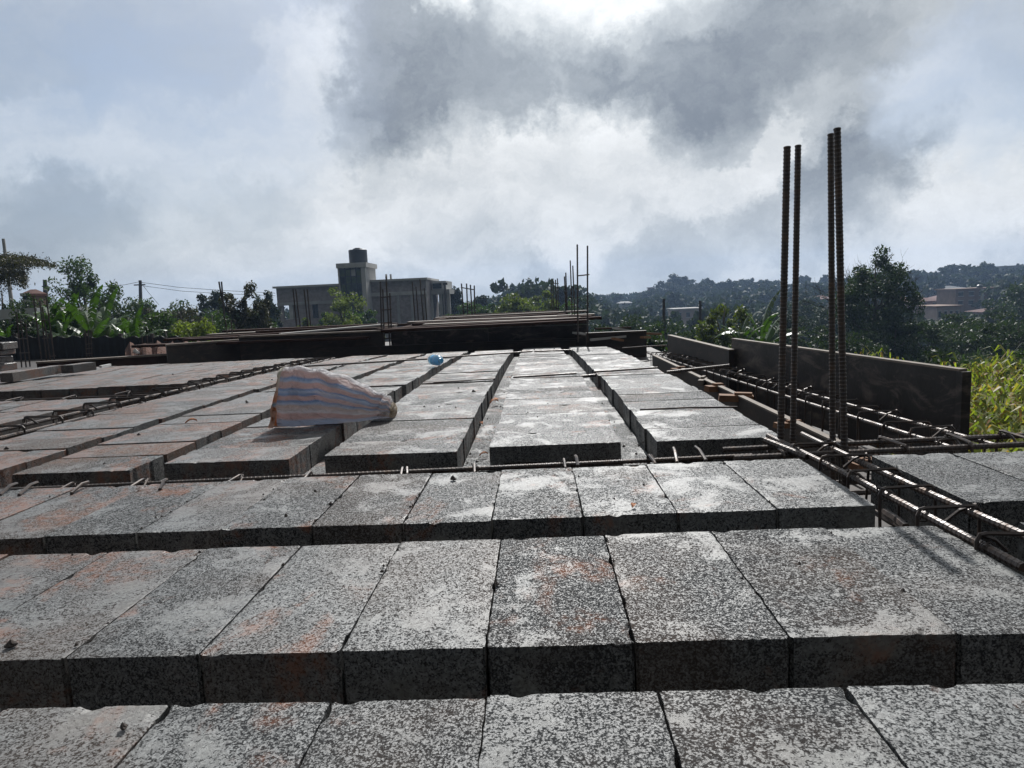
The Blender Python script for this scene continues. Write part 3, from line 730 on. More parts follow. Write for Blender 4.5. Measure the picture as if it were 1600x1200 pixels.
bigclod(1249, 882, 0, .0045, 'round dark pebble on the second row, right of centre'); bigclod(1411, 924, 0, .0045, 'round dark pebble on the joint at the right of the second row')
for x, y, z, s in [(716, 607, 0, .006), (686, 636, 0, .005), (712, 637, 0, .005), (663, 636, 0, .005), (493, 769, 0, .006), (517, 789, 0, .006), (447, 807, 0, .006), (413, 782, 0, .004), (385, 628, 0, .007), (10, 702, 0, .008), (217, 680, 0, .007),
                   (386, 630, 0, .007), (425, 594, 0, .007), (1005, 692, 0, .004), (825, 645, 0, .004), (840, 652, 0, .004), (892, 618, 0, .004), (856, 631, 0, .004), (984, 582, 0, .005), (960, 573, 0, .004), (835, 547, -.05, .009), (866, 546, -.05, .009),
                   (54, 723, 0, .004), (163, 725, 0, .004), (270, 586, 0, .010), (50, 583, 0, .009), (113, 868, 0, .003), (302, 640, 0, .004), (1006, 758, 0, .003), (960, 780, 0, .003), (560, 722, 0, .004), (640, 700, 0, .003), (600, 690, 0, .003), (580, 640, 0, .003),
                   (735, 710, -.076, .006), (745, 722, -.076, .005), (730, 724, -.076, .004), (757, 640, -.076, .006), (782, 636, -.076, .006), (750, 665, -.076, .006), (762, 655, -.076, .005), (788, 614, -.07, .005), (975, 698, -.076, .006), (998, 697, -.076, .007), (941, 631, -.076, .006), (994, 710, -.076, .005), (960, 660, -.076, .004), (932, 600, -.07, .005)]:
    clod(x, y, z, s)
for q in range(46):
    k = random.choice((0, 1, 1)); js = (j2, j3)[k]; xj = random.choice(js[2:-1])+random.gauss(0, .012); yj = random.uniform((1.85, 2.95)[k], (2.72, 3.82)[k])
    sz = random.uniform(.0015, .0042); o = obj('clod', random.choice(CL), None, (xj*H, yj*H, sz*.4), (0, 0, random.uniform(0, 6))); o.scale = (sz, sz, sz); tag(o, 'tiny crumb lodged along a joint between the near blocks', 'clod', 'tiny crumbs along the near block joints')
def dry_leaf(x, y, z, s, label, rz):
    mb = MB(); n = 6; vs = []
    for i in range(n+1):
        t_ = i/n; w = math.sin(math.pi*min(1, t_*1.05))*.28; zz = .25*math.sin(t_*3)+.1*t_
        vs += [((t_-.5), -w, zz+.12), ((t_-.5), 0, zz), ((t_-.5), w, zz+.15)]
    fs = []
    for i in range(n):
        for k in range(2): fs.append((i*3+k, i*3+k+1, i*3+k+4, i*3+k+3))
    mb.add([tuple(c*s for c in v) for v in vs], fs); p = on(x, y, z); o = mb.build('dry_leaf', DRY, None, (p.x, p.y, p.z+.002), (0, 0, rz)); tag(o, label, 'leaf')
dry_leaf(299, 662, 0, .045, 'curled orange leaf on the second strip from the left', .4)
dry_leaf(990, 794, 0, .020, 'small reddish leaf at the front of the third row', 1.2)
dry_leaf(772, 631, -.07, .050, 'pale dry leaf in the rib gap right of the sack strip', .5)
dry_leaf(776, 628, -.065, .045, 'spiky dry husk in the rib gap beside the pale leaf', 1.3)
dry_leaf(752, 664, -.07, .03, 'small tan leaf lower down in the same rib gap', 2.1)
dry_leaf(756, 713, -.07, .03, 'brown leaf against the corner of the middle strip', .2)
dry_leaf(795, 592, -.06, .03, 'brown leaf scrap at the bar joint in the rib gap', 2.6)

# ------------------------------------------------------------------ far formwork behind the strips
def quad_on(pts, z): return [on(x, y, z) for x, y in pts]
def wall_between(name, label, cat, xa, xb, ybot_a, ybot_b, zb, h, th, m, board=True, n=0, zoff=0.0):
    a = on(xa, ybot_a, zb); b = on(xb, ybot_b, zb)
    t = thing(name, label, cat); mbs = MB()
    L_ = (b-a).length; nn = max(1, n or int(L_/.9))
    for i in range(nn):
        p = Vector(a).lerp(b, i/nn); q = Vector(a).lerp(b, (i+1)/nn); d = (q-p).normalized()*.0012
        dz = .16; mb = MB(); mb.beam(p+d+Vector((0, 0, h/2-dz/2)), q-d+Vector((0, 0, h/2-dz/2+random.uniform(-.006, .006))), th, h+dz); mb.build('board', m, t)
    mb = MB(); mb.beam(Vector(a)+Vector((0, 0, h+.012)), Vector(b)+Vector((0, 0, h+.012)), th+.03, .02); mb.build('top_batten', PLY_LT if board else m, t)
    return t, a, b
ZF = -.10
wall_between('formwork_wall', 'dark form wall of the next section, nearer the middle behind the strips', 'formwork', 613, 918, 546, 534, ZF, .205, .04, PANEL, False)
wall_between('formwork_wall', 'dark form wall with pale top batten, left behind the striped sack', 'formwork', 377, 601, 557, 548, ZF, .22, .04, PLY, True)
wall_between('formwork_wall', 'low brown wall farther left before the red soil', 'formwork', 262, 380, 566, 556, ZF, .18, .05, PLY, True)
wall_between('timber_sill', 'long low brown timber sill edging the left bay', 'timber', 60, 420, 575, 552, ZF, .05, .08, RUSTP, True)
wall_between('timber_sill', 'dark timber sill along the far ends of the strips', 'timber', 425, 900, 555, 536, ZF, .035, .05, PLY, False)
# stacked boards of the raised deck beyond
def board_deck(label, x0, x1, y0, y1, z, n, seed, drop=.03):
    rng = random.Random(seed); t = thing('board_stack', label, 'boards')
    for i in range(n):
        Y = y0+(y1-y0)*i/(n-1); a = x0+rng.uniform(-.3, .3); b = x1+rng.uniform(-.3, .3)
        mb = MB(); mb.beam((a, Y, z+drop*i+rng.uniform(-.02, .02)), (b, Y+rng.uniform(-.1, .1), z+drop*i+rng.uniform(-.02, .02)), .22, .03); mb.build('board', RUSTP if rng.random() < .85 else PLY_LT, t)
    return t
board_deck('layered rusty boards of the raised deck behind the dark form wall', -1.6, .55, 7.7, 10.8, .145, 10, 3, .0035)
board_deck('loose sunlit boards sloping up left behind the form wall', -4.6, -1.7, 7.9, 9.4, .08, 5, 4, .018)
# long pale sheet edge + planks
def plank(label, pts, w, th, m, name='plank'):
    mb = MB(); mb.beam(pts[0], pts[1], w, th); o = mb.build(name, m); tag(o, label, 'plank'); return o
plank('long pale sunlit plank slanting up behind the left form wall', (at(438, 522, 8.2), at(598, 507.5, 9.0)), .10, .02, TRIM)
plank('rusty plank resting on the left form wall', (at(400, 519, 8.4), at(640, 507, 9.3)), .14, .03, RUSTP)
plank('pale plank lying across the boards left of the pole', (at(612, 516, 8.0), at(700, 497, 10.2)), .08, .02, RUSTP)
# right of the far wall: heap of formwork at the corner
for i, (x0, y0, x1, y1, D, w, m, lb) in enumerate([(922, 531, 1005, 522, 7.2, .10, TRIM, 'pale plank nearest the pole at the far corner'), (962, 513, 1010, 522, 8.0, .22, TRIM, 'wide white sheet lying on the far corner timber'), (925, 522, 1000, 518, 7.8, .06, RUSTP, 'rusty board under the white sheet'),
        (900, 520, 920, 524, 7.6, .14, TRIM, 'short pale plank left of the pole'), (930, 514, 985, 512, 8.6, .06, RUSTP, 'rusty board behind the white sheet'), (1000, 521, 1032, 522, 7.4, .05, WOOD, 'orange timber end sticking out at the far corner'), (958, 529, 972, 532, 6.9, .05, WOOD, 'orange offcut on the plank by the pole'), (1003, 527, 1014, 527, 7.0, .05, WOOD, 'small orange block below the corner timbers')]):
    plank(lb, (at(x0, y0, D), at(x1, y1, D+.1)), w, .022, m)
wall_between('formwork_wall', 'dark form wall under the heap of timber at the far corner', 'formwork', 916, 1010, 541, 537, ZF, .12, .04, PLY, False)
# ------------------------------------------------------------------ column bars and poles in the distance
def rod_cluster(label, rods, ties, r=.012, m=STEEL, name='column_starter_bars', cat='column bars'):
    t = thing(name, label, cat)
    for (x0, y0, x1, y1, D) in rods:
        mb = MB(); mb.tube([at(x0, y0, D), at(x1, y1, D)], r, 5); mb.build('bar', m, t)
    for (x0, y0, x1, y1, D) in ties:
        mb = MB(); mb.tube([at(x0, y0, D-r*2), at(x1, y1, D-r*2)], r*.7, 4); mb.build('tie_bar', m, t)
    return t
rod_cluster('pair of tall thin bars with one rung, right beside the far form wall', [(903, 535, 902, 382, 7.2), (918, 535, 918, 384, 7.2)], [(902, 431, 921, 429, 7.2)], .009)
rod_cluster('leaning thin bars just left of the tall pair', [(895, 520, 891, 407, 9.5), (899, 520, 895, 415, 9.5)], [], .009)
rod_cluster('two short bars left of the leaning thin bars', [(885, 500, 882, 432, 11), (887, 500, 884, 426, 11)], [], .011)
rod_cluster('four short bars with a rung on the raised deck', [(863, 490, 861, 437, 12.5), (866, 490, 864, 435, 12.5), (870, 490, 868, 437, 12.5), (873, 490, 871, 435, 12.5)], [(860, 443, 873, 443, 12.5)], .011)
rod_cluster('three bars with a rung before the distant tall tree', [(725, 498, 721, 443, 16), (731, 498, 729, 443, 16), (738, 498, 735, 445, 16), (742, 496, 741, 446, 16)], [(720, 449, 742, 453, 16)], .017)
rod_cluster('ladder-like column cage in the gap of the form wall', [(597, 552, 594, 440, 8.0), (601, 552, 598, 452, 8.0), (610, 552, 603, 432, 8.0), (613, 552, 609, 458, 8.0)], [(595, 505, 613, 503, 8.0), (594, 485, 612, 483, 8.0), (594, 465, 611, 463, 8.0), (597, 530, 614, 528, 8.0)], .0095)
rod_cluster('two pairs of slim bars before the grey building, left end', [(464, 518, 458, 452, 11), (470, 518, 462, 452, 11), (482, 516, 475, 452, 11), (486, 516, 480, 452, 11)], [], .012)
rod_cluster('slim bars before the right half of the grey building', [(649, 505, 644, 440, 12), (654, 505, 650, 448, 12), (662, 503, 656, 436, 12), (667, 503, 663, 450, 12)], [], .012)
rod_cluster('tall scaffold rods with a rung before the small tree', [(347, 470, 342, 440, 18), (351, 500, 346, 440, 18)], [(343, 457, 352, 457, 18)], .022)
rod_cluster('leftmost ladder-like column cage before the banana plants', [(66, 572, 52, 462, 9), (74, 572, 62, 470, 9), (86, 570, 72, 462, 9), (80, 572, 66, 480, 9)], [(78, 557, 87, 556, 9), (66, 529, 76, 528, 9), (64, 500, 76, 500, 9)], .0095)
rod_cluster('second column cage from the left, low against the black sheeting', [(34, 574, 26, 490, 9.5), (41, 574, 32, 500, 9.5), (47, 573, 40, 505, 9.5)], [(27, 530, 43, 529, 9.5), (30, 552, 46, 551, 9.5)], .010)
rod_cluster('column cage with pale rung left of the red soil', [(223, 552, 222, 524, 9.5), (231, 552, 230, 524, 9.5), (239, 551, 238, 522, 9.5)], [(223, 537, 240, 536, 9.5)], .009)
rod_cluster('short column cage in the middle of the black sheeting', [(136, 566, 133, 515, 9), (140, 566, 138, 515, 9), (144, 566, 142, 515, 9)], [(134, 545, 144, 544, 9), (134, 553, 144, 552, 9), (134, 538, 144, 537, 9)], .008)
rod_cluster('slim cage rising behind the low brown wall', [(359, 552, 352, 500, 9), (366, 552, 361, 500, 9)], [(352, 543, 375, 541, 9)], .009)
def pole(label, x0, y0, x1, y1, D, r, m=BARK, name='utility_pole', cat='pole', arm=None):
    t = thing(name, label, cat); mb = MB(); a = at(x0, y0, D); b = at(x1, y1, D); mb.tube([a, a.lerp(b, .5), b], [r*1.2, r, r*.8], 7); mb.build('shaft', m, t)
    if arm: mb = MB(); mb.beam(b+Vector((-arm, -r, -.4)), b+Vector((arm, -r, -.4)), .1, .1); mb.build('cross_arm', m, t)
    return t
pole('weathered utility pole carrying wires above the bushes on the left', 221, 520, 219, 438, 60, .16, arm=.5)
pole('slanting grey mast beside the dark acacia at the left edge', 24, 520, 5, 373, 26, .07, RENDER, 'mast')
pole('thin dark pole behind the banana clump on the left', 72, 480, 70, 437, 45, .15)
pole('dark post left of two, against the far hill woods', 1038, 530, 1037, 467, 30, .07, BARK, 'post', 'post')
pole('dark post right of two, near the yellow-green tree', 1094, 530, 1094, 470, 30, .07, BARK, 'post', 'post')
for i, (pts, lb) in enumerate([([(219, 441), (280, 449), (350, 454), (430, 458)], 'upper power wire running right from the utility pole'), ([(219, 446), (285, 455), (350, 459), (430, 462)], 'lower power wire running right from the utility pole'),
        ([(219, 440), (195, 445), (165, 448), (120, 447)], 'power wire running left from the utility pole'), ([(219, 440), (232, 457), (248, 476)], 'slack stay wire descending from the utility pole')]):
    mb = MB(); mb.tube([at(x, y, 60) for x, y in pts], .018, 4); tag(mb.build('power_wire', WIRE), lb, 'wire')

# black sheeting fence on the left
def sheeting():
    t = thing('sheeting_fence', 'black sheeting fence below the banana plants on the left', 'fence')
    D = 11.2; xs = [-30, 20, 75, 130, 185, 235, 285]
    for i in range(len(xs)-1):
        top0 = 528-.0*i; a = at(xs[i], 527, D); b = at(xs[i+1], 527-1.5, D); zb = -3.2
        mb = MB(); n = 14; vs = []
        for k in range(n+1):
            f = k/n; p = a.lerp(b, f); dy = .03*math.sin(k*2.1+i); vs += [(p.x, p.y+dy, zb), (p.x, p.y+dy*.4, p.z+.02*math.sin(k+i*2))]
            
        fs = [(2*k, 2*k+2, 2*k+3, 2*k+1) for k in range(n)]
        mb.add(vs, fs); o = mb.build('sheet', SHEET, t)
        sm = o.modifiers.new('thickness', 'SOLIDIFY'); sm.thickness = .01
        mb = MB(); mb.tube([(a.x, a.y+.06, zb), (a.x, a.y+.06, a.z+.06)], .035, 6); mb.build('post', BARK, t)
sheeting()
# red soil heap and rubble on the left
def soil():
    mb = MB(); n = 40; rng = random.Random(3); vs = []; m_ = 5
    for i in range(n+1):
        x = 196+(385-196)*i/n
        for k in range(m_):
            p = at(x, 557-i*.28, 8.6+k*.35); hh = [0, .14, .20, .15, -.1][k]*(.6+.5*math.sin(i*.7)**2)+rng.uniform(-.02, .02)
            vs.append((p.x, p.y, -.16+hh))
    fs = [(i*m_+k, (i+1)*m_+k, (i+1)*m_+k+1, i*m_+k+1) for i in range(n) for k in range(m_-1)]
    mb.add(vs, fs); o = mb.build('red_soil', SOIL); tag(o, 'strip of red soil and rubble behind the left bay', 'soil', kind='stuff')
soil()
RK = MATS['bare_cement_render']
for x, y, s, lb, m in [(212, 551, .06, 'pale rubble lump at the left end of the red soil', TRIM), (300, 553, .05, 'orange rubble lump in the middle of the red soil', WOOD), (310, 551, .06, 'pinkish broken block on the red soil', PINK), (356, 549, .055, 'grey broken block at the right end of the red soil', TRIM), (283, 555, .05, 'orange lump nearest the camera on the soil', WOOD)]:
    me = CL[random.randrange(5)].copy(); me.materials.clear(); me.materials.append(m); p = at(x, y, 8.9); o = obj('rubble', me, None, p, (0, 0, random.random()*6)); o.scale = (s*1.3, s, s); tag(o, lb, 'rubble')
# stack of blocks and slabs at the left edge of the frame
for x, y, w, h, D, lb in [(-6, 541, 44, 12, 5.6, 'topmost pale block of the stack at the left edge'), (-8, 551, 42, 8, 5.6, 'second block from the top of the left edge stack'), (-10, 562.5, 37, 9, 5.6, 'third block of the left edge stack'), (-8, 574, 46, 12, 5.6, 'lowest thick block of the left edge stack')]:
    a = at(x, y, D); k = D/FPX; mb = MB(); mb.box((0, 0, 0), (w*k, .2, h*k*.96)); o = mb.build('stacked_block', CONC, None, a, (0, 0, random.uniform(-.1, .1))); tag(o, lb, 'block')
    o.modifiers.new('bevel', 'BEVEL').width = .005
# two pale slab pieces lying on the left bay
for x0, y0, x1, y1, w, lb in [(10, 590, 90, 577, .10, 'pale slab piece lying on the left bay, left of two'), (105, 577, 141, 572, .12, 'pale slab piece lying on the left bay, right of two'), (157, 573, 172, 570, .02, 'short white stick on the left bay')]:
    a = on(x0, y0, 0.01); b = on(x1, y1, 0.01); mb = MB(); mb.beam(a, b, w, .07 if w > .05 else .02); tag(mb.build('slab_piece' if w > .05 else 'stick', CONC if w > .05 else WHITEP), lb, 'slab piece' if w > .05 else 'stick')

# ------------------------------------------------------------------ unfinished grey building
def building():
    D = 56.0
    def X(x, y=470): return at(x, y, D).x
    def Z(x, y): return at(x, y, D).z
    g = -3.3
    t = thing('unfinished_building', 'unfinished grey two-level building with a glazed stair tower and roof tank', 'building')
    def wallbox(x0, x1, z0, z1, y0, y1, m, name='wall'):
        mb = MB(); mb.box(((x0+x1)/2, (y0+y1)/2, (z0+z1)/2), (x1-x0, y1-y0, z1-z0)); return mb.build(name, m, t)
    xl, xt0, xt1, xr = X(433), X(536, 450), X(578, 450), X(666)
    zr = Z(550, 443); zband = Z(550, 460)
    # left wing: pillars, spandrel with openings
    xo = [X(441), X(450.5), X(456.5), X(465), X(487), X(496)]
    zs, zw = Z(450, 474), Z(450, 499)
    wallbox(xl, xt0, zs, zr-.12, D, D+6, RENDER_B); wallbox(xl, xt0, g, zw, D, D+6, RENDER_B)
    for a, b, m in ((xl, xo[0], RENDER_B), (xo[1], xo[2], TRIM), (xo[3], xo[4], RENDER_B), (xo[5], xt0, RENDER_B)):
        wallbox(a, b, zw, zs, D, D+.3, m, 'pillar')
    wallbox(xl, xt0, zw, zs, D+3.0, D+3.2, RENDER, 'inner_wall')
    mb = MB(); mb.box(((xo[4]+xo[5])/2, D+.15, (zs+zw)/2), (xo[5]-xo[4], .05, zs-zw)); f = mb.build('window', GLASS, t)
    mb = MB()
    for k in range(3): mb.box((xo[4]+(xo[5]-xo[4])*k/2, D+.1, (zs+zw)/2), (.05, .05, zs-zw))
    mb.box(((xo[4]+xo[5])/2, D+.1, (zs+zw)/2), (xo[5]-xo[4], .05, .05)); mb.build('frame', TANK, f)
    wallbox(xl-.2, xt0, zr-.12, zr+.04, D-.25, D+6.2, TRIM, 'roof_edge'); wallbox(xl-.003, xt0, zs-.18, zs+.08, D-.08, D-.003, RENDER, 'floor_band')
    # right wing
    wallbox(xt1, xr, g, zr+.05, D+.4, D+7, RENDER_B); wallbox(xt1, xr+.15, zr+.05, zr+.22, D+.15, D+7.2, TRIM, 'roof_edge')
    wallbox(xt1, xr+.02, zband-.25, zband+.05, D+.3, D+.397, TRIM, 'floor_band')
    for k in range(4):
        xx = xt1+(xr-xt1)*(k+.9)/4; wallbox(xx-.1, xx+.1, g, zband-.253, D+.32, D+.397, RENDER, 'pillar')
    # block courses of the right wing
    # tower
    zt = Z(560, 419)
    wallbox(xt1-.35, xt1, g, zt, D-1.2, D-.9, TRIM, 'pillar'); wallbox(xt0, xt0+.12, g, zt, D-1.2, D-.9, TRIM, 'pillar')
    wallbox(xt0, xt1, g, zt, D-.85, D+2.4, RENDER, 'tower_wall')
    wallbox(xt0-.08, xt1+.12, zt+.003, zt+.38, D-1.28, D+2.6, TRIM, 'tower_roof')
    gx0, gx1 = xt0+.12, xt1-.35; cols_, zlo = 4, Z(560, 500); rws = 7
    for i in range(cols_):
        for j in range(rws):
            a = gx0+(gx1-gx0)*i/cols_; b = gx0+(gx1-gx0)*(i+1)/cols_; z0 = zlo+(zt-.1-zlo)*j/rws; z1 = zlo+(zt-.1-zlo)*(j+1)/rws
            mm = GLASSG if (i+j*3) % 5 else (WHITEP if j == 6 else GLASS)
            mb = MB(); mb.box(((a+b)/2, D-1.02, (z0+z1)/2), (b-a-.07, .03, z1-z0-.07)); mb.build('pane', mm, t)
    mb = MB()
    for i in range(cols_+1): mb.box((gx0+(gx1-gx0)*i/cols_, D-1.08, (zlo+zt)/2), (.07, .06, zt-zlo))
    for j in range(rws+1): mb.box(((gx0+gx1)/2, D-1.13, zlo+(zt-.1-zlo)*j/rws), (gx1-gx0, .04, .07))
    mb.build('glazing_frame', TANK, t)
    # right annex: white parapet, columns, solid black box standing in for shaded openings
    xa0, xa1 = X(669), X(692); zp1, zp0 = Z(680, 438), Z(680, 452)
    wallbox(xa0, xa1, zp0, zp1, D+2.5, D+6.8, WHITEP, 'parapet'); wallbox(xa0-.1, xa1+.3, zp0-.4, zp0-.003, D+2.2, D+7, RENDER, 'floor_band')
    wallbox(xa0+.6, xa1-.3, g, zp0-.403, D+3.4, D+6.8, SHEET, 'recess_shade')
    for q in (667, 682, 689, 695): xx = X(q); wallbox(xx-.13, xx+.13, g, zp0-.405, D+2.4, D+2.7, TRIM, 'column')
    mb = MB(); mb.box(((xa0+xa1)/2-.15, D+2.45, (zp0+zp1)/2-.05), ((xa1-xa0)*.62, .06, (zp1-zp0)*.6)); mb.build('window', GLASS, t)
    # roof rods
    for q in (604, 611): p = at(q, 438, D+1); mb = MB(); mb.box((p.x, p.y, p.z+.15), (.14, .14, .7)); mb.build('column_stub', RENDER, t)
    mb = MB(); mb.tube([at(697, 500, D+2), at(695, 444, D+2)], .09, 6); mb.beam(at(692, 444, D+2), at(699, 443, D+2), .12, .2); mb.build('rod', BARK, t)
    # ladder at tower's left
    mb = MB(); mb.tube([at(533, 444, D), at(536, 432, D)], .06, 5); mb.build('brace', TANK, t)
    # water tank
    k = thing('water_tank', 'black cylindrical plastic water tank standing on the stair tower roof', 'tank', (X(558.5, 400), D+.2, zt+.385))
    r = 14.2/FPX*D; hh = Z(558, 388)-zt-.5
    prof = [(r*.99, 0)]
    for i in range(10): z = hh*(i+.5)/11; prof += [(r, z), (r*.975, z+hh*.02), (r, z+hh*.045)]
    prof += [(r, hh*.95), (r*.96, hh), (r*.5, hh*1.04), (r*.5, hh*1.09), (r*.3, hh*1.11)]
    mb = MB(); mb.lathe(prof, 28); mb.build('body', TANK, k, smooth=True)
    mb = MB(); mb.lathe([(r*.32, hh*1.111), (r*.32, hh*1.14), (.1, hh*1.15)], 16); mb.build('lid', TANK, k)
building()

# ------------------------------------------------------------------ vegetation
NR = np.random.RandomState(11)
def leaf_quads(C, size, aspect=.45, flat=.35, rs=NR):
    n = len(C); u = rs.normal(size=(n, 3)); u /= np.linalg.norm(u, axis=1)[:, None]; nn = rs.normal(size=(n, 3)); nn[:, 2] += flat
    v = np.cross(nn, u); v /= np.linalg.norm(v, axis=1)[:, None]; s = np.asarray(size)[:, None]
    droop = np.array([0, 0, -.25])*s
    V = np.stack([C-u*s*.5, C+v*s*aspect*.5+u*s*.05, C+u*s*.5+droop, C-v*s*aspect*.5+u*s*.05], 1)
    return V.reshape(-1, 3)
def quads_mesh(name, V, m, F=None):
    me = bpy.data.meshes.new(name); n = len(V)//4
    me.vertices.add(len(V)); me.vertices.foreach_set('co', np.ascontiguousarray(V, dtype=np.float32).ravel())
    me.loops.add(n*4); me.loops.foreach_set('vertex_index', np.arange(n*4, dtype=np.int32))
    me.polygons.add(n); me.polygons.foreach_set('loop_start', np.arange(0, n*4, 4, dtype=np.int32))
    me.update(calc_edges=True); me.materials.append(m); return me
def crown_points(n, rx, rz, z0, clumps, spread=.30, seed=0, top=1.0, lower=-.85):
    """leaf centres in clumps spread through an uneven crown; returns pts and clump centres"""
    rs = np.random.RandomState(seed); cc = []
    while len(cc) < clumps:
        p = rs.uniform(-1, 1, 3); r = math.hypot(p[0], p[1])**2.2+abs(p[2])**3
        if r > 1 or r < .12 or p[2] < lower: continue
        w = 1.0-.08*max(0, p[2]); cc.append([p[0]*rx*w, p[1]*rx*w, z0+p[2]*rz*(.85+.3*rs.rand())])
    cc = np.array(cc); idx = rs.randint(0, clumps, n); sc = rs.uniform(.6, 1.35, clumps)[idx]*spread
    d = rs.normal(size=(n, 3)); d /= np.linalg.norm(d, axis=1)[:, None]; d *= (rs.rand(n)**.45)[:, None]
    P_ = cc[idx]+d*sc[:, None]*np.array([rx, rx, rz*.75]); return P_, cc
def tree_meshes(h, rx, crown_frac, n, leaf, clumps, seed, m, spread=.30, trunk_r=None, limbs=9, aspect=.45):
    """returns trunk mesh, crown mesh: base at origin, height h"""
    rz = h*crown_frac/2; z0 = h-rz*1.02
    P_, cc = crown_points(n, rx, rz*.9, z0, clumps, spread, seed)
    rs = np.random.RandomState(seed+1); V = leaf_quads(P_, leaf*rs.uniform(.6, 1.3, n), aspect, rs=rs)
    crown = quads_mesh('crown', V, m)
    mb = MB(); tr = trunk_r or h*.022; rng = random.Random(seed)
    mb.tube([(0, 0, -.3), (rng.uniform(-.1, .1)*rx*.3, 0, h*.3), (rng.uniform(-.1, .1)*rx, rng.uniform(-.1, .1)*rx, z0), (0, 0, h*.92)], [tr*1.3, tr, tr*.6, tr*.15], 7)
    for k in range(min(limbs, len(cc))):
        c = cc[k*len(cc)//max(1, limbs)]; zs = max(h*.12, min(z0, c[2]-rx*.5))
        a = Vector((0, 0, zs)); b = Vector(c); mb.tube([a, a.lerp(b, .5)+Vector((0, 0, -.05*h)), b], [tr*.5, tr*.33, tr*.10], 5)
    return mb.mesh('trunk', BARK, True), crown
def tree_at(label, xc, ytop, wpx, D, m, n=5000, leafpx=5, clumps=45, cf=.75, spread=.30, name='tree', cat='tree', seed=1, group=None, limbs=9, aspect=.45, zg=None):
    top = at(xc, ytop, D); g = ground_z(top.x, top.y) if zg is None else zg; h = top.z-g; rx = wpx*D/FPX/2
    tr, cr = tree_meshes(h, rx*1.02, cf, n, leafpx*D/FPX, clumps, seed, m, spread, None, limbs, aspect)
    t = thing(name, label, cat, (top.x, top.y, g), 0, group); obj('trunk', tr, t); obj('crown', cr, t); return t
tree_at('dark leafy round tree with bare twigs on top, behind the right tall bars', 1368, 398, 112, 32, LEAF_DK, 16000, 5.5, 90, .93, .26, seed=3)
tree_at('yellow-green loose tree standing left of the right-hand banana plant', 1132, 468, 76, 20, LEAF_LT, 4200, 6.5, 40, .7, .24, seed=4)
tree_at('leafy green tree behind the banana clump on the left', 122, 408, 112, 28, LEAF_MID, 9000, 5.5, 60, .85, .22, seed=5)
tree_at('dark purplish tree with upright shoots left of the grey building', 380, 436, 84, 22, LEAF_BRN, 7500, 5.5, 50, .85, .22, seed=6)
tree_at('olive green bushy tree in front of the grey building', 531, 449, 74, 38, LEAF_LT, 5200, 4.2, 50, .8, .24, seed=7)
tree_at('tall conical tree right of the grey building', 711, 444, 26, 62, LEAF_FAR, 3500, 4, 36, .95, .30, seed=8)
tree_at('dark tree mass at the right edge of the frame', 1602, 422, 92, 70, LEAF_DK, 9000, 5, 70, .95, .26, seed=9)
tree_at('dark round tree right of the leaning bars on the raised deck', 897, 449, 44, 60, LEAF_DK, 3500, 3.8, 32, .9, .30, seed=10)
bt = [(255, 476, 60, 30, LEAF_BRN, 'brownish bush top right of the banana clump'), (300, 474, 70, 34, LEAF_MID, 'mid green bush below the power wires'), (322, 462, 54, 40, LEAF_FAR, 'bluish green tree behind the bushes'), (414, 462, 30, 40, LEAF_FAR, 'dark green tree at the left end of the grey building'), (210, 462, 56, 33, LEAF_MID, 'green bush at the foot of the utility pole'),
      (345, 488, 60, 26, LEAF_MID, 'low bright bush before the purplish tree'), (255, 500, 90, 17, LEAF_MID, 'leafy shrub spilling over the low brown wall'), (305, 500, 90, 17, LEAF_LT, 'yellowish shrub beside the leafy shrub on the low wall'), (190, 500, 80, 16, LEAF_DK, 'dark shrub under the right banana leaves'), (408, 502, 40, 24, LEAF_MID, 'low shrub before the left corner of the grey building'), (476, 504, 24, 36, LEAF_LT, 'small olive bush touching the grey building'),
      (35, 470, 90, 20, LEAF_DK, 'dark shrub behind the leftmost cages'), (0, 440, 80, 22, LEAF_DK, 'dark tree mass at the left frame edge'), (110, 485, 90, 15, LEAF_DK, 'dark shrub in the middle of the banana clump'),
      (840, 461, 70, 42, LEAF_LT, 'pale green orchard bush right of the raised deck rods'), (800, 465, 60, 42, LEAF_LT, 'pale green orchard bush in the middle'), (770, 474, 50, 45, LEAF_MID, 'green bush left of the orchard bushes'), (750, 466, 32, 70, LEAF_FAR, 'small dark tree left of the orchard bushes'), (730, 480, 60, 50, LEAF_MID, 'green bush at the foot of the conical tree'), (880, 480, 50, 40, LEAF_MID, 'green bush between the rods')]
bt += [(60, 462, 100, 24, LEAF_MID, 'tall green bush behind the left banana plants'), (165, 466, 90, 25, LEAF_DK, 'dark green bush behind the right banana plants'), (235, 486, 90, 20, LEAF_MID, 'green bush right behind the red soil'), (280, 480, 80, 26, LEAF_BRN, 'brown-green bush in the middle of the left thicket'), (330, 484, 80, 24, LEAF_MID, 'green bush left of the purplish tree'), (385, 486, 70, 26, LEAF_MID, 'green bush at the foot of the purplish tree'), (225, 506, 70, 14, LEAF_DK, 'dark creeper bush hanging over the sheeting end'), (20, 492, 80, 14, LEAF_DK, 'dark bush low at the left edge'), (505, 496, 40, 40, LEAF_MID, 'green bush at the foot of the building wall'), (560, 488, 50, 40, LEAF_MID, 'small green bush right of the olive bushy tree')]
for i, (x, y, w, D, m, lb) in enumerate(bt):
    tree_at(lb, x, y-5, w*1.25, D, m, 5200 if D > 20 else 6500, 5.5 if D > 20 else 7.5, 44, .8, .30, name='shrub' if ('bush' in lb or 'shrub' in lb) else 'tree', cat='shrub' if ('bush' in lb or 'shrub' in lb) else 'tree', seed=30+i)
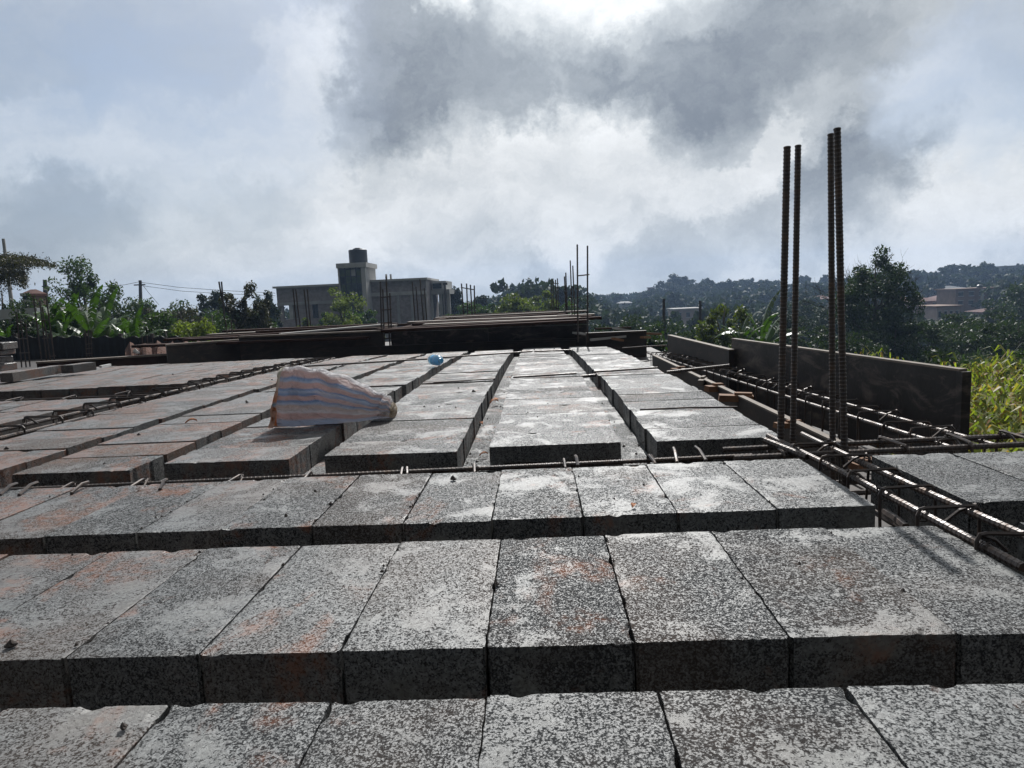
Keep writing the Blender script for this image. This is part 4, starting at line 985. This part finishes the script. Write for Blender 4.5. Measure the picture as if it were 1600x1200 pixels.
# right-hand shrubs and thicket
br = [(1440, 560, 110, 13.5, LEAF_DK, 'glossy dark shrub nearest the far end of the steel panel', 'shrub'), (1500, 548, 110, 16, LEAF_DK, 'glossy shrub in the middle of the right thicket', 'shrub'), (1570, 552, 110, 15, LEAF_MID, 'glossy shrub above the crop field at the right edge', 'shrub'), (1400, 500, 110, 30, LEAF_DK, 'dark thicket bush at the foot of the round tree', 'shrub'),
      (1460, 505, 120, 34, LEAF_DK, 'dark thicket bush below the brown houses', 'shrub'), (1540, 488, 110, 36, LEAF_DK, 'large dark thicket bush below the columned house', 'shrub'), (1590, 500, 90, 30, LEAF_DK, 'dark thicket bush at the right edge', 'shrub'), (1300, 480, 90, 55, LEAF_FAR, 'bluish tree seen between the tall bars', 'tree'), (1260, 470, 80, 70, LEAF_FAR, 'bluish tree left of the right pair of tall bars', 'tree'),
      (1210, 490, 70, 45, LEAF_FAR, 'shaded tree right behind the banana plant', 'tree'), (1160, 505, 80, 24, LEAF_DK, 'dark shrub beneath the banana plant', 'shrub'), (1100, 510, 70, 26, LEAF_DK, 'dark shrub beneath the yellow-green tree', 'shrub'), (1040, 505, 90, 30, LEAF_DK, 'dark shrub behind the far form board', 'shrub'), (970, 498, 90, 32, LEAF_DK, 'dark shrub behind the timber heap', 'shrub'), (1025, 518, 44, 12, LEAF_MID, 'leafy shrub poking up beside the far timber heap', 'shrub'), (1250, 505, 90, 30, LEAF_DK, 'dark shrub behind the left pair of tall bars', 'shrub'), (1330, 520, 90, 24, LEAF_DK, 'dark shrub behind the right pair of tall bars', 'shrub')]
for i, (x, y, w, D, m, lb, ct) in enumerate(br):
    tree_at(lb, x, y-2, w*1.15, D, m, 7000 if D < 20 else 5000, 8 if D < 20 else 5.5, 44, .8, .30, name=ct, cat=ct, seed=70+i)
# bare twigs out of the round tree
tw = thing('bare_tree', 'bare twiggy sapling growing out behind the dark round tree', 'tree', at(1345, 520, 33.5))
rng = random.Random(9); mb = MB(); base = Vector((0, 0, -2))
def twig(p, d, l, r, depth):
    q = p+d*l; mid = p.lerp(q, .5)+Vector((rng.uniform(-.06, .06), 0, rng.uniform(-.02, .06)))*l; mb.tube([p, mid, q], [r, r*.8, r*.6], 4, caps=False)
    if depth == 0: return
    for k in range(3 if depth > 1 else 2):
        nd = (d+Vector((rng.uniform(-.7, .7), rng.uniform(-.5, .5), rng.uniform(-.1, .45)))).normalized(); twig(p.lerp(q, rng.uniform(.55, 1)), nd, l*rng.uniform(.6, .8), r*.62, depth-1)
for k in range(7): twig(base+Vector((0, 0, 1.5)), Vector((-.65+.26*k, 0, 1)).normalized(), 1.75, .030, 4)
obj('branch', mb.mesh('branch', BARK), tw)
# acacia bough at the upper left
def acacia():
    t = thing('acacia_tree', 'dark flat-topped acacia reaching in from the upper left edge', 'tree', at(-40, 520, 20))
    o = Vector(t.location); rs = np.random.RandomState(4)
    def q(x, y, D=20): return at(x, y, D)-o
    mb = MB(); mb.tube([q(-60, 620), q(-45, 500), q(-30, 440), q(0, 405), q(40, 403), q(75, 408)], [.28, .22, .14, .09, .05, .015], 6); mb.tube([q(-40, 480), q(-10, 440), q(20, 425), q(40, 432)], [.12, .08, .05, .02], 5); mb.build('trunk', BARK, t)
    C = []
    for x, y, w, h, n in [(-20, 408, 40, 10, 1500), (15, 405, 30, 8, 1500), (35, 410, 30, 9, 1500), (55, 410, 20, 5, 500), (30, 430, 16, 14, 800), (5, 430, 24, 18, 1200), (38, 440, 6, 10, 250), (-15, 450, 20, 26, 1200), (72, 413, 12, 4, 220), (82, 415, 8, 5, 120), (14, 422, 20, 10, 700)]:
        g = rs.normal(size=(n, 3))*.5
        for i in range(n):
            p = q(x+g[i, 0]*w, y+g[i, 1]*h, 20+g[i, 2]*1.2); C.append(tuple(p))
    V = leaf_quads(np.array(C), rs.uniform(.05, .11, len(C)), .35, rs=rs); obj('crown', quads_mesh('crown', V, LEAF_BRN), t)
acacia()
# banana plants
def banana_leaf_mesh(seed, Ls=1.0):
    rng = random.Random(seed); mb = MB(); n = 26; vs = []; fs = []
    bend = rng.uniform(.7, 1.5); pts = []; p = Vector((0, 0, 0)); a = R(78)
    for i in range(n+1):
        pts.append(p.copy()); p = p+Vector((math.cos(a), 0, math.sin(a)))*(Ls/n); a -= bend/n*(0.3+1.6*i/n)
    skip = set(rng.sample(range(6, n-1), 10))
    for i, p in enumerate(pts):
        f = i/n; w = .115*Ls*math.sin(math.pi*min(1, max(0, (f-.12)/.88)))**.55 if f > .12 else .008
        k = .45; w1 = w*rng.uniform(.86, 1.05); w2 = w*rng.uniform(.86, 1.05); dr = .3+.25*rng.random()
        vs += [(p.x, -w1, p.z-w1*dr), (p.x, 0, p.z), (p.x, w2, p.z-w2*dr)]
    for i in range(n):
        for s in (0, 1):
            if i in skip and rng.random() < .8:
                b = 3*i+s; # a torn strip: shortened quad
                A, B_, C_, D_ = vs[3*i+s], vs[3*i+s+1], vs[3*i+s+4], vs[3*i+s+3]
                k = len(vs); mid = lambda a_, b_, f_: tuple(a_[q]*(1-f_)+b_[q]*f_ for q in range(3))
                vs += [A, B_, mid(B_, C_, .8), mid(A, D_, .55)] if s == 0 else [A, B_, mid(B_, C_, .55), mid(A, D_, .8)]
                fs.append((k, k+1, k+2, k+3))
            else: fs.append((3*i+s, 3*i+s+1, 3*i+s+4, 3*i+s+3))
    mb.add(vs, fs); me = mb.mesh('leaf', LEAF_BAN); return me
BL = [banana_leaf_mesh(i) for i in range(5)]
def banana(label, x, ytop, D, hpx, seed, nl=13, spread=1.0):
    rng = random.Random(seed); top = at(x, ytop, D); hl = hpx*D/FPX; bz = top.z-hl*.85
    g = ground_z(top.x, top.y); t = thing('banana_plant', label, 'banana plant', (top.x, top.y, g))
    mb = MB(); mb.tube([(0, 0, 0), (.05, 0, (bz-g)*.6), (0, 0, bz-g+.1)], [.16, .13, .07], 8); mb.build('stem', STALK, t)
    for k in range(nl):
        o = obj('leaf', rng.choice(BL), t, (0, 0, bz-g-.05*k), (0, rng.uniform(-.2, .55)*spread if k else -.15, k*2.399+rng.uniform(-.3, .3))); s = hl*rng.uniform(.75, 1.1); o.scale = (s, s*.95, s)
    return t
for i, (x, y, D, hp, lb) in enumerate([(72, 446, 14, 78, 'banana plant at the left of the clump with upright leaves'), (102, 448, 14.5, 80, 'banana plant second from the left in the clump'), (135, 455, 13.5, 80, 'banana plant in the middle of the clump with broad arching leaves'), (160, 455, 15, 72, 'banana plant right of the middle with feathered leaves'), (205, 478, 13, 62, 'banana plant at the right end with bright lit leaves'),
                                  (95, 490, 12.5, 50, 'young banana plant low in front of the clump'), (185, 500, 12.3, 40, 'small banana plant low at the right of the clump'), (5, 500, 12.4, 44, 'banana plant at the left frame edge behind the cages')]):
    banana(lb, x, y, D, hp, 60+i)
banana('banana plant with one lit upright leaf, rising right of the yellow-green tree', 1160, 484, 15, 50, 81, 7)
banana('taller dark banana plant with long arching leaves left of the tall bars', 1190, 465, 16, 80, 82, 9, 1.3)
# far hill: skyline trees one by one, the wood below as one mass
protos = []
for i in range(5):
    tr, cr = tree_meshes(9.0, [3.6, 4.6, 3.0, 4.2, 2.4][i], .85, 2200, .85, 26, 500+i, LEAF_FAR, .34, .25, 4); protos.append((tr, cr))
def pt(x, y, D, i, s, label, group):
    p = at(x, y, D); g = ground_z(p.x, p.y); h = p.z-g
    t = thing('hill_tree', label, 'tree', (p.x, p.y, g), random.random()*6, group); obj('trunk', protos[i][0], t); obj('crown', protos[i][1], t); k = h/9.0; t.scale = (s*1.25*max(.6, min(k, 1.5)), s*1.25*max(.6, min(k, 1.5)), k)
sky_line = [(920, 461, .8), (935, 459, .9), (952, 457, .9), (968, 460, .8), (985, 462, .7), (1000, 456, .9), (1015, 452, .9), (1030, 449, 1.0), (1042, 437, .9), (1056, 428, 1.25), (1072, 434, 1.2), (1086, 441, 1.1), (1102, 434, .9), (1114, 436, .95), (1133, 437, 1.1), (1148, 439, .8), (1160, 435, .9), (1172, 434, .8), (1188, 437, 1.25), (1204, 443, 1.0), (1222, 440, .8), (1240, 441, .9), (1258, 444, .8), (1275, 440, .9), (1296, 441, .9), (1320, 440, .9),
            (1412, 424, .9), (1428, 422, 1.0), (1446, 425, .9), (1462, 424, .8), (1480, 415, 1.1), (1496, 411, 1.1), (1512, 413, 1.0), (1526, 416, .9), (1543, 409, 1.2), (1560, 418, .8), (1580, 420, .8), (1596, 411, 1.0)]
for k, (x, y, s) in enumerate(sky_line):
    D = 235+random.uniform(-15, 25); wpx = s*34; kk = wpx*D/FPX/8.5
    pt(x, y, D, k % 5, .95*s, 'dark hazy tree on the skyline of the far right hill', 'skyline trees of the far hill')
CLEAR = [(1400, 1425, 160, 480), (1415, 1475, 150, 482), (1470, 1520, 165, 478), (1495, 1560, 140, 482), (1464, 1500, 115, 505), (1550, 1590, 125, 497), (1476, 1494, 225, 442), (1492, 1508, 215, 450), (1566, 1600, 250, 428),
         (1012, 1024, 250, 458), (966, 990, 200, 480), (1032, 1064, 120, 510), (1054, 1096, 130, 502), (1255, 1300, 95, 530), (1276, 1300, 150, 478), (1445, 1505, 190, 460)]
def hill_wood():
    rs = np.random.RandomState(21); Vs = []
    for k in range(620):
        az = math.radians(rs.uniform(-2, 40)); r = rs.uniform(75, 300)
        x, y = r*math.sin(az), r*math.cos(az); g = ground_z(x, y); h = rs.uniform(3.0, 5.8); rx = rs.uniform(2, 4.2)
        d = Vector((x, y, g+h)) - EYE; sx_ = 800+FPX*d.dot(RT)/d.dot(FW); sy_ = 600-FPX*d.dot(UP)/d.dot(FW)
        if any(a-12 < sx_ < b+12 and r < D_+6 and sy_ < yb for a, b, D_, yb in CLEAR): continue
        n = int(420 if r < 140 else 260); P_, cc = crown_points(n, rx, h*.5, h*.55, 14, .4, k)
        Vs.append(leaf_quads(P_+np.array([x, y, g]), rs.uniform(.6, 1.1, n)*(.7+r/260), .75, rs=rs))
    o = obj('hillside_wood', quads_mesh('hillside_wood', np.concatenate(Vs), LEAF_FAR)); tag(o, 'dense hazy wood covering the far hillside below the skyline trees', 'wood', kind='stuff')
    Vs = []
    for k in range(300):
        az = math.radians(rs.uniform(-46, 2)); r = rs.uniform(85, 210); x, y = r*math.sin(az), r*math.cos(az); g = ground_z(x, y); h = rs.uniform(2.4, 3.9)-.0; rx = rs.uniform(2, 3.8)
        n = 220; P_, cc = crown_points(n, rx, h*.5, h*.5, 12, .4, k+900); Vs.append(leaf_quads(P_+np.array([x, y, g]), rs.uniform(.5, 1.0, n), .6, rs=rs))
    o = obj('distant_wood', quads_mesh('distant_wood', np.concatenate(Vs), LEAF_FAR)); tag(o, 'low band of distant woodland behind the left bushes and building', 'wood', kind='stuff')
hill_wood()
# ------------------------------------------------------------------ houses on the hill
def house(label, x, yroof, D, wpx, hpx, wallm, roofm, flat=False, depth=6.0, cols=3, rows=1, name='house', rz=0.0, frame=None):
    p = at(x, yroof, D); w = wpx*D/FPX; h = hpx*D/FPX; t = thing(name, label, 'house', (p.x, p.y, p.z-h), rz)
    rh = 0 if flat else h*.35; wh = h-rh
    mb = MB(); mb.box((0, depth/2, wh/2-2.0), (w, depth, wh+4.0)); mb.build('wall', wallm, t)
    if flat:
        mb = MB(); mb.box((0, depth/2, wh+.13), (w+.6, depth+.6, .25)); mb.build('roof', roofm, t)
    else:
        mb = MB(); e = min(.5, w*.12); a = w/2+e; vs = [(-a, -e, wh), (a, -e, wh), (a, depth+e, wh), (-a, depth+e, wh), (-a*.55, depth/2, wh+rh), (a*.55, depth/2, wh+rh), (-a, -e, wh-.1), (a, -e, wh-.1), (a, depth+e, wh-.1), (-a, depth+e, wh-.1)]
        mb.add(vs, [(0, 1, 5, 4), (2, 3, 4, 5), (1, 2, 5), (3, 0, 4), (6, 7, 1, 0), (7, 8, 2, 1), (8, 9, 3, 2), (9, 6, 0, 3), (9, 8, 7, 6)]); mb.build('roof', roofm, t)
    for j in range(rows):
        for i in range(cols):
            cx = -w/2+w*(i+.5)/cols; cz = wh*(j+.52)/rows; ww, hh = w/cols*.42, wh/rows*.42
            mb = MB(); mb.box((cx, -.02, cz), (ww, .06, hh)); o = mb.build('window', GLASS, t)
            mb = MB(); mb.box((cx, -.06, cz-hh/2-.06), (ww+.2, .1, .1)); mb.box((cx, -.06, cz+hh/2+.06), (ww+.2, .1, .1)); mb.build('frame', frame or WHITEP, o)
    return t
house('turquoise walled house with a rusty roof, leftmost of the hill houses', 1412, 461, 150, 18, 16, TURQ, ROOFR, cols=2)
house('low house with a broad rust red roof right of the turquoise house', 1444, 466, 140, 50, 13, OCHRE, ROOFR)
house('long brown house row under red sheet roofing, middle of the hill', 1494, 460, 155, 46, 18, OCHRE, ROOFR, cols=5)
house('large unplastered brown building with pale columns, right on the hill', 1526, 452, 130, 62, 26, OCHRE, OCHRE, True, cols=4, rows=2)
for q in (1535, 1550): 
    a = at(q, 452, 129.5); mb = MB(); mb.box((a.x, a.y, a.z-1.8), (.35, .35, 3.6)); o = mb.build('column', TRIM); tag(o, 'pale concrete column on the brown hill building, '+('left of two' if q < 1540 else 'right of two'), 'column')
house('pinkish house with barred window face below the brown building', 1482, 480, 105, 34, 22, PINK, OCHRE, True, cols=4)
house('small white house deep in the right thicket', 1500, 507, 80, 16, 12, WHITEP, ROOFG, True, depth=3, cols=1)
house('brown house right of the columned building near the frame edge', 1568, 482, 115, 36, 14, OCHRE, ROOFR)
house('white gabled house just below the skyline on the right', 1484, 428, 215, 14, 14, ROOFG, ROOFG, cols=1)
house('white walled house under the skyline, right of the white gable', 1500, 441, 205, 12, 7, WHITEP, ROOFG, cols=1)
house('pale flat-roofed block at the top right of the skyline', 1582, 416, 240, 34, 12, RENDER, TRIM, True, cols=5)
house('small dark roofed tank house on the skyline left of the big trees', 1018, 450, 240, 8, 7, OCHRE, OCHRE, True, depth=3, cols=1)
house('white house among the trees below the left skyline of the hill', 978, 471, 190, 18, 7, WHITEP, ROOFG, cols=2)
house('grey zinc roofed house left of the two dark posts', 1048, 498, 110, 30, 12, RENDER, ROOFG, cols=2)
house('pale house half hidden between the two dark posts', 1075, 484, 120, 40, 16, PINK, RENDER, True, cols=3)
house('dusky house seen left of the first pair of tall bars', 1205, 505, 75, 16, 16, RENDER, ROOFG, cols=1)
house('grey gabled house between the tall bars', 1278, 508, 85, 44, 22, RENDER, ROOFG, cols=2)
house('pinkish house higher up between the tall bars', 1288, 462, 140, 22, 14, PINK, ROOFR, cols=2)
house('grey long roofed house above the rust red roofs', 1475, 447, 180, 60, 12, RENDER, ROOFG, cols=5)
house('small shed with a pale roof edge behind the leftmost cages', 34, 498, 17, 44, 28, RENDER, WHITEP, True, depth=1.5, cols=1, name='shed')
house('shed roof tilting in the trees at the far left', 40, 452, 26, 14, 20, OCHRE, ROOFR, depth=.8, cols=1, name='shed')
tk = thing('water_tank', 'small dark rooftop tank on the brown building row', 'tank', at(1531, 446, 131)); mb = MB(); mb.lathe([(.5, -1.0), (.52, -.2), (.5, 0), (.3, .15), (.15, .2)], 12); mb.build('body', TANK, tk)
# ------------------------------------------------------------------ crop field and grass on the right
def blades(name, label, cat, pts, hgt, wid, m, seed, per=5, arch=.9):
    rs = np.random.RandomState(seed); n = len(pts); Vs = []
    for q in range(per):
        az = rs.uniform(0, 6.283, n); l = hgt*rs.uniform(.5, 1.15, n); w = wid*rs.uniform(.6, 1.3, n)
        d = np.stack([np.cos(az), np.sin(az), np.zeros(n)], 1); s = np.stack([-np.sin(az), np.cos(az), np.zeros(n)], 1); base = pts+rs.normal(size=(n, 3))*[.05, .05, hgt*.22]
        k0 = base; k1 = base+d*(l*.35)[:, None]+np.stack([0*l, 0*l, l*.45], 1); k2 = base+d*(l*arch)[:, None]+np.stack([0*l, 0*l, l*rs.uniform(-.05, .45, n)], 1)
        Vs.append(np.stack([k0-s*w[:, None]*.25, k0+s*w[:, None]*.25, k1+s*w[:, None]*.5, k1-s*w[:, None]*.5], 1).reshape(-1, 3))
        Vs.append(np.stack([k1-s*w[:, None]*.5, k1+s*w[:, None]*.5, k2+s*w[:, None]*.04, k2-s*w[:, None]*.04], 1).reshape(-1, 3))
    o = obj(name, quads_mesh(name, np.concatenate(Vs), m)); tag(o, label, cat, kind='stuff'); return o
rs = np.random.RandomState(8)
def scatter(n, x0, x1, y0, y1, z, zj):
    p = np.stack([rs.uniform(x0, x1, n), rs.uniform(y0, y1, n), z+rs.uniform(-zj, .1, n)], 1); return p
# tall crop: stems rise from the ground, leaves crowd the top metre
crop = scatter(11000, 3.15, 11.5, 3.4, 10.4, -1.0, .7); crop[:, 2] += .12*np.sin(crop[:, 0]*2.1)+.12*np.cos(crop[:, 1]*1.7)
blades('crop_field', 'sunlit yellow-green crop with reddish leaf tips beyond the steel panel', 'crop', crop, .24, .034, LEAF_CORN, 5, per=5)
st = MB()
for i in range(380):
    x, y = random.uniform(3.2, 11), random.uniform(3.6, 10); st.tube([(x, y, -3.2), (x+.05, y, -1.1)], .012, 4, caps=False)
tag(st.build('crop_stalks', STALK), 'green stalks of the crop standing in the field', 'crop', kind='stuff')
gr = scatter(9000, 5, 34, 17, 30, -3.1, .5); blades('tall_grass', 'tall rough grass behind the glossy shrubs on the right', 'grass', gr, .75, .03, GRASS, 6, per=3, arch=.35)
for i, (x, y, D, lb) in enumerate([(1357, 556, 7.5, 'lit seedling tops just above the panel edge, left of two'), (1385, 564, 7.2, 'lit seedling tops just above the panel edge, right of two'), (1490, 585, 6.2, 'lit young plant at the near corner of the steel panel'), (1530, 578, 8.5, 'taller lit plant rising from the crop field')]):
    p = at(x, y, D); rs2 = np.random.RandomState(i); n = 10 if i < 3 else 40; pts = np.array([[0, 0, -.05]]*n)+rs2.normal(size=(n, 3))*.05
    t = thing('young_plant', lb, 'plant', (p.x, p.y, ground_z(p.x, p.y)));  dz = p.z-ground_z(p.x, p.y)
    o = blades('leaf', None, None, pts+np.array([0, 0, dz]), .14, .02, LEAF_CORN, 50+i, 3, .5); o.parent = t; 
    mb = MB(); mb.tube([(0, 0, 0), (0, 0, dz)], .012, 5); mb.build('stem', STALK, t)

# ------------------------------------------------------------------ haze
mh = bpy.data.materials.new('haze_air'); mh.use_nodes = True; t = NT(mh.node_tree); t.n.remove(t.n['Principled BSDF'])
pv = t.new('ShaderNodeVolumePrincipled'); pv.inputs['Color'].default_value = (.46, .66, 1.0, 1); pv.inputs['Density'].default_value = HAZE_DENSITY; pv.inputs['Anisotropy'].default_value = .35
t.l.new(pv.outputs[0], t.n['Material Output'].inputs['Volume'])
mb = MB(); mb.box((0, 0, 8), (1180, 1180, 34)); hz = mb.build('haze', mh); tag(hz, 'pale blue haze filling the air between camera and hill', 'haze', kind='stuff')
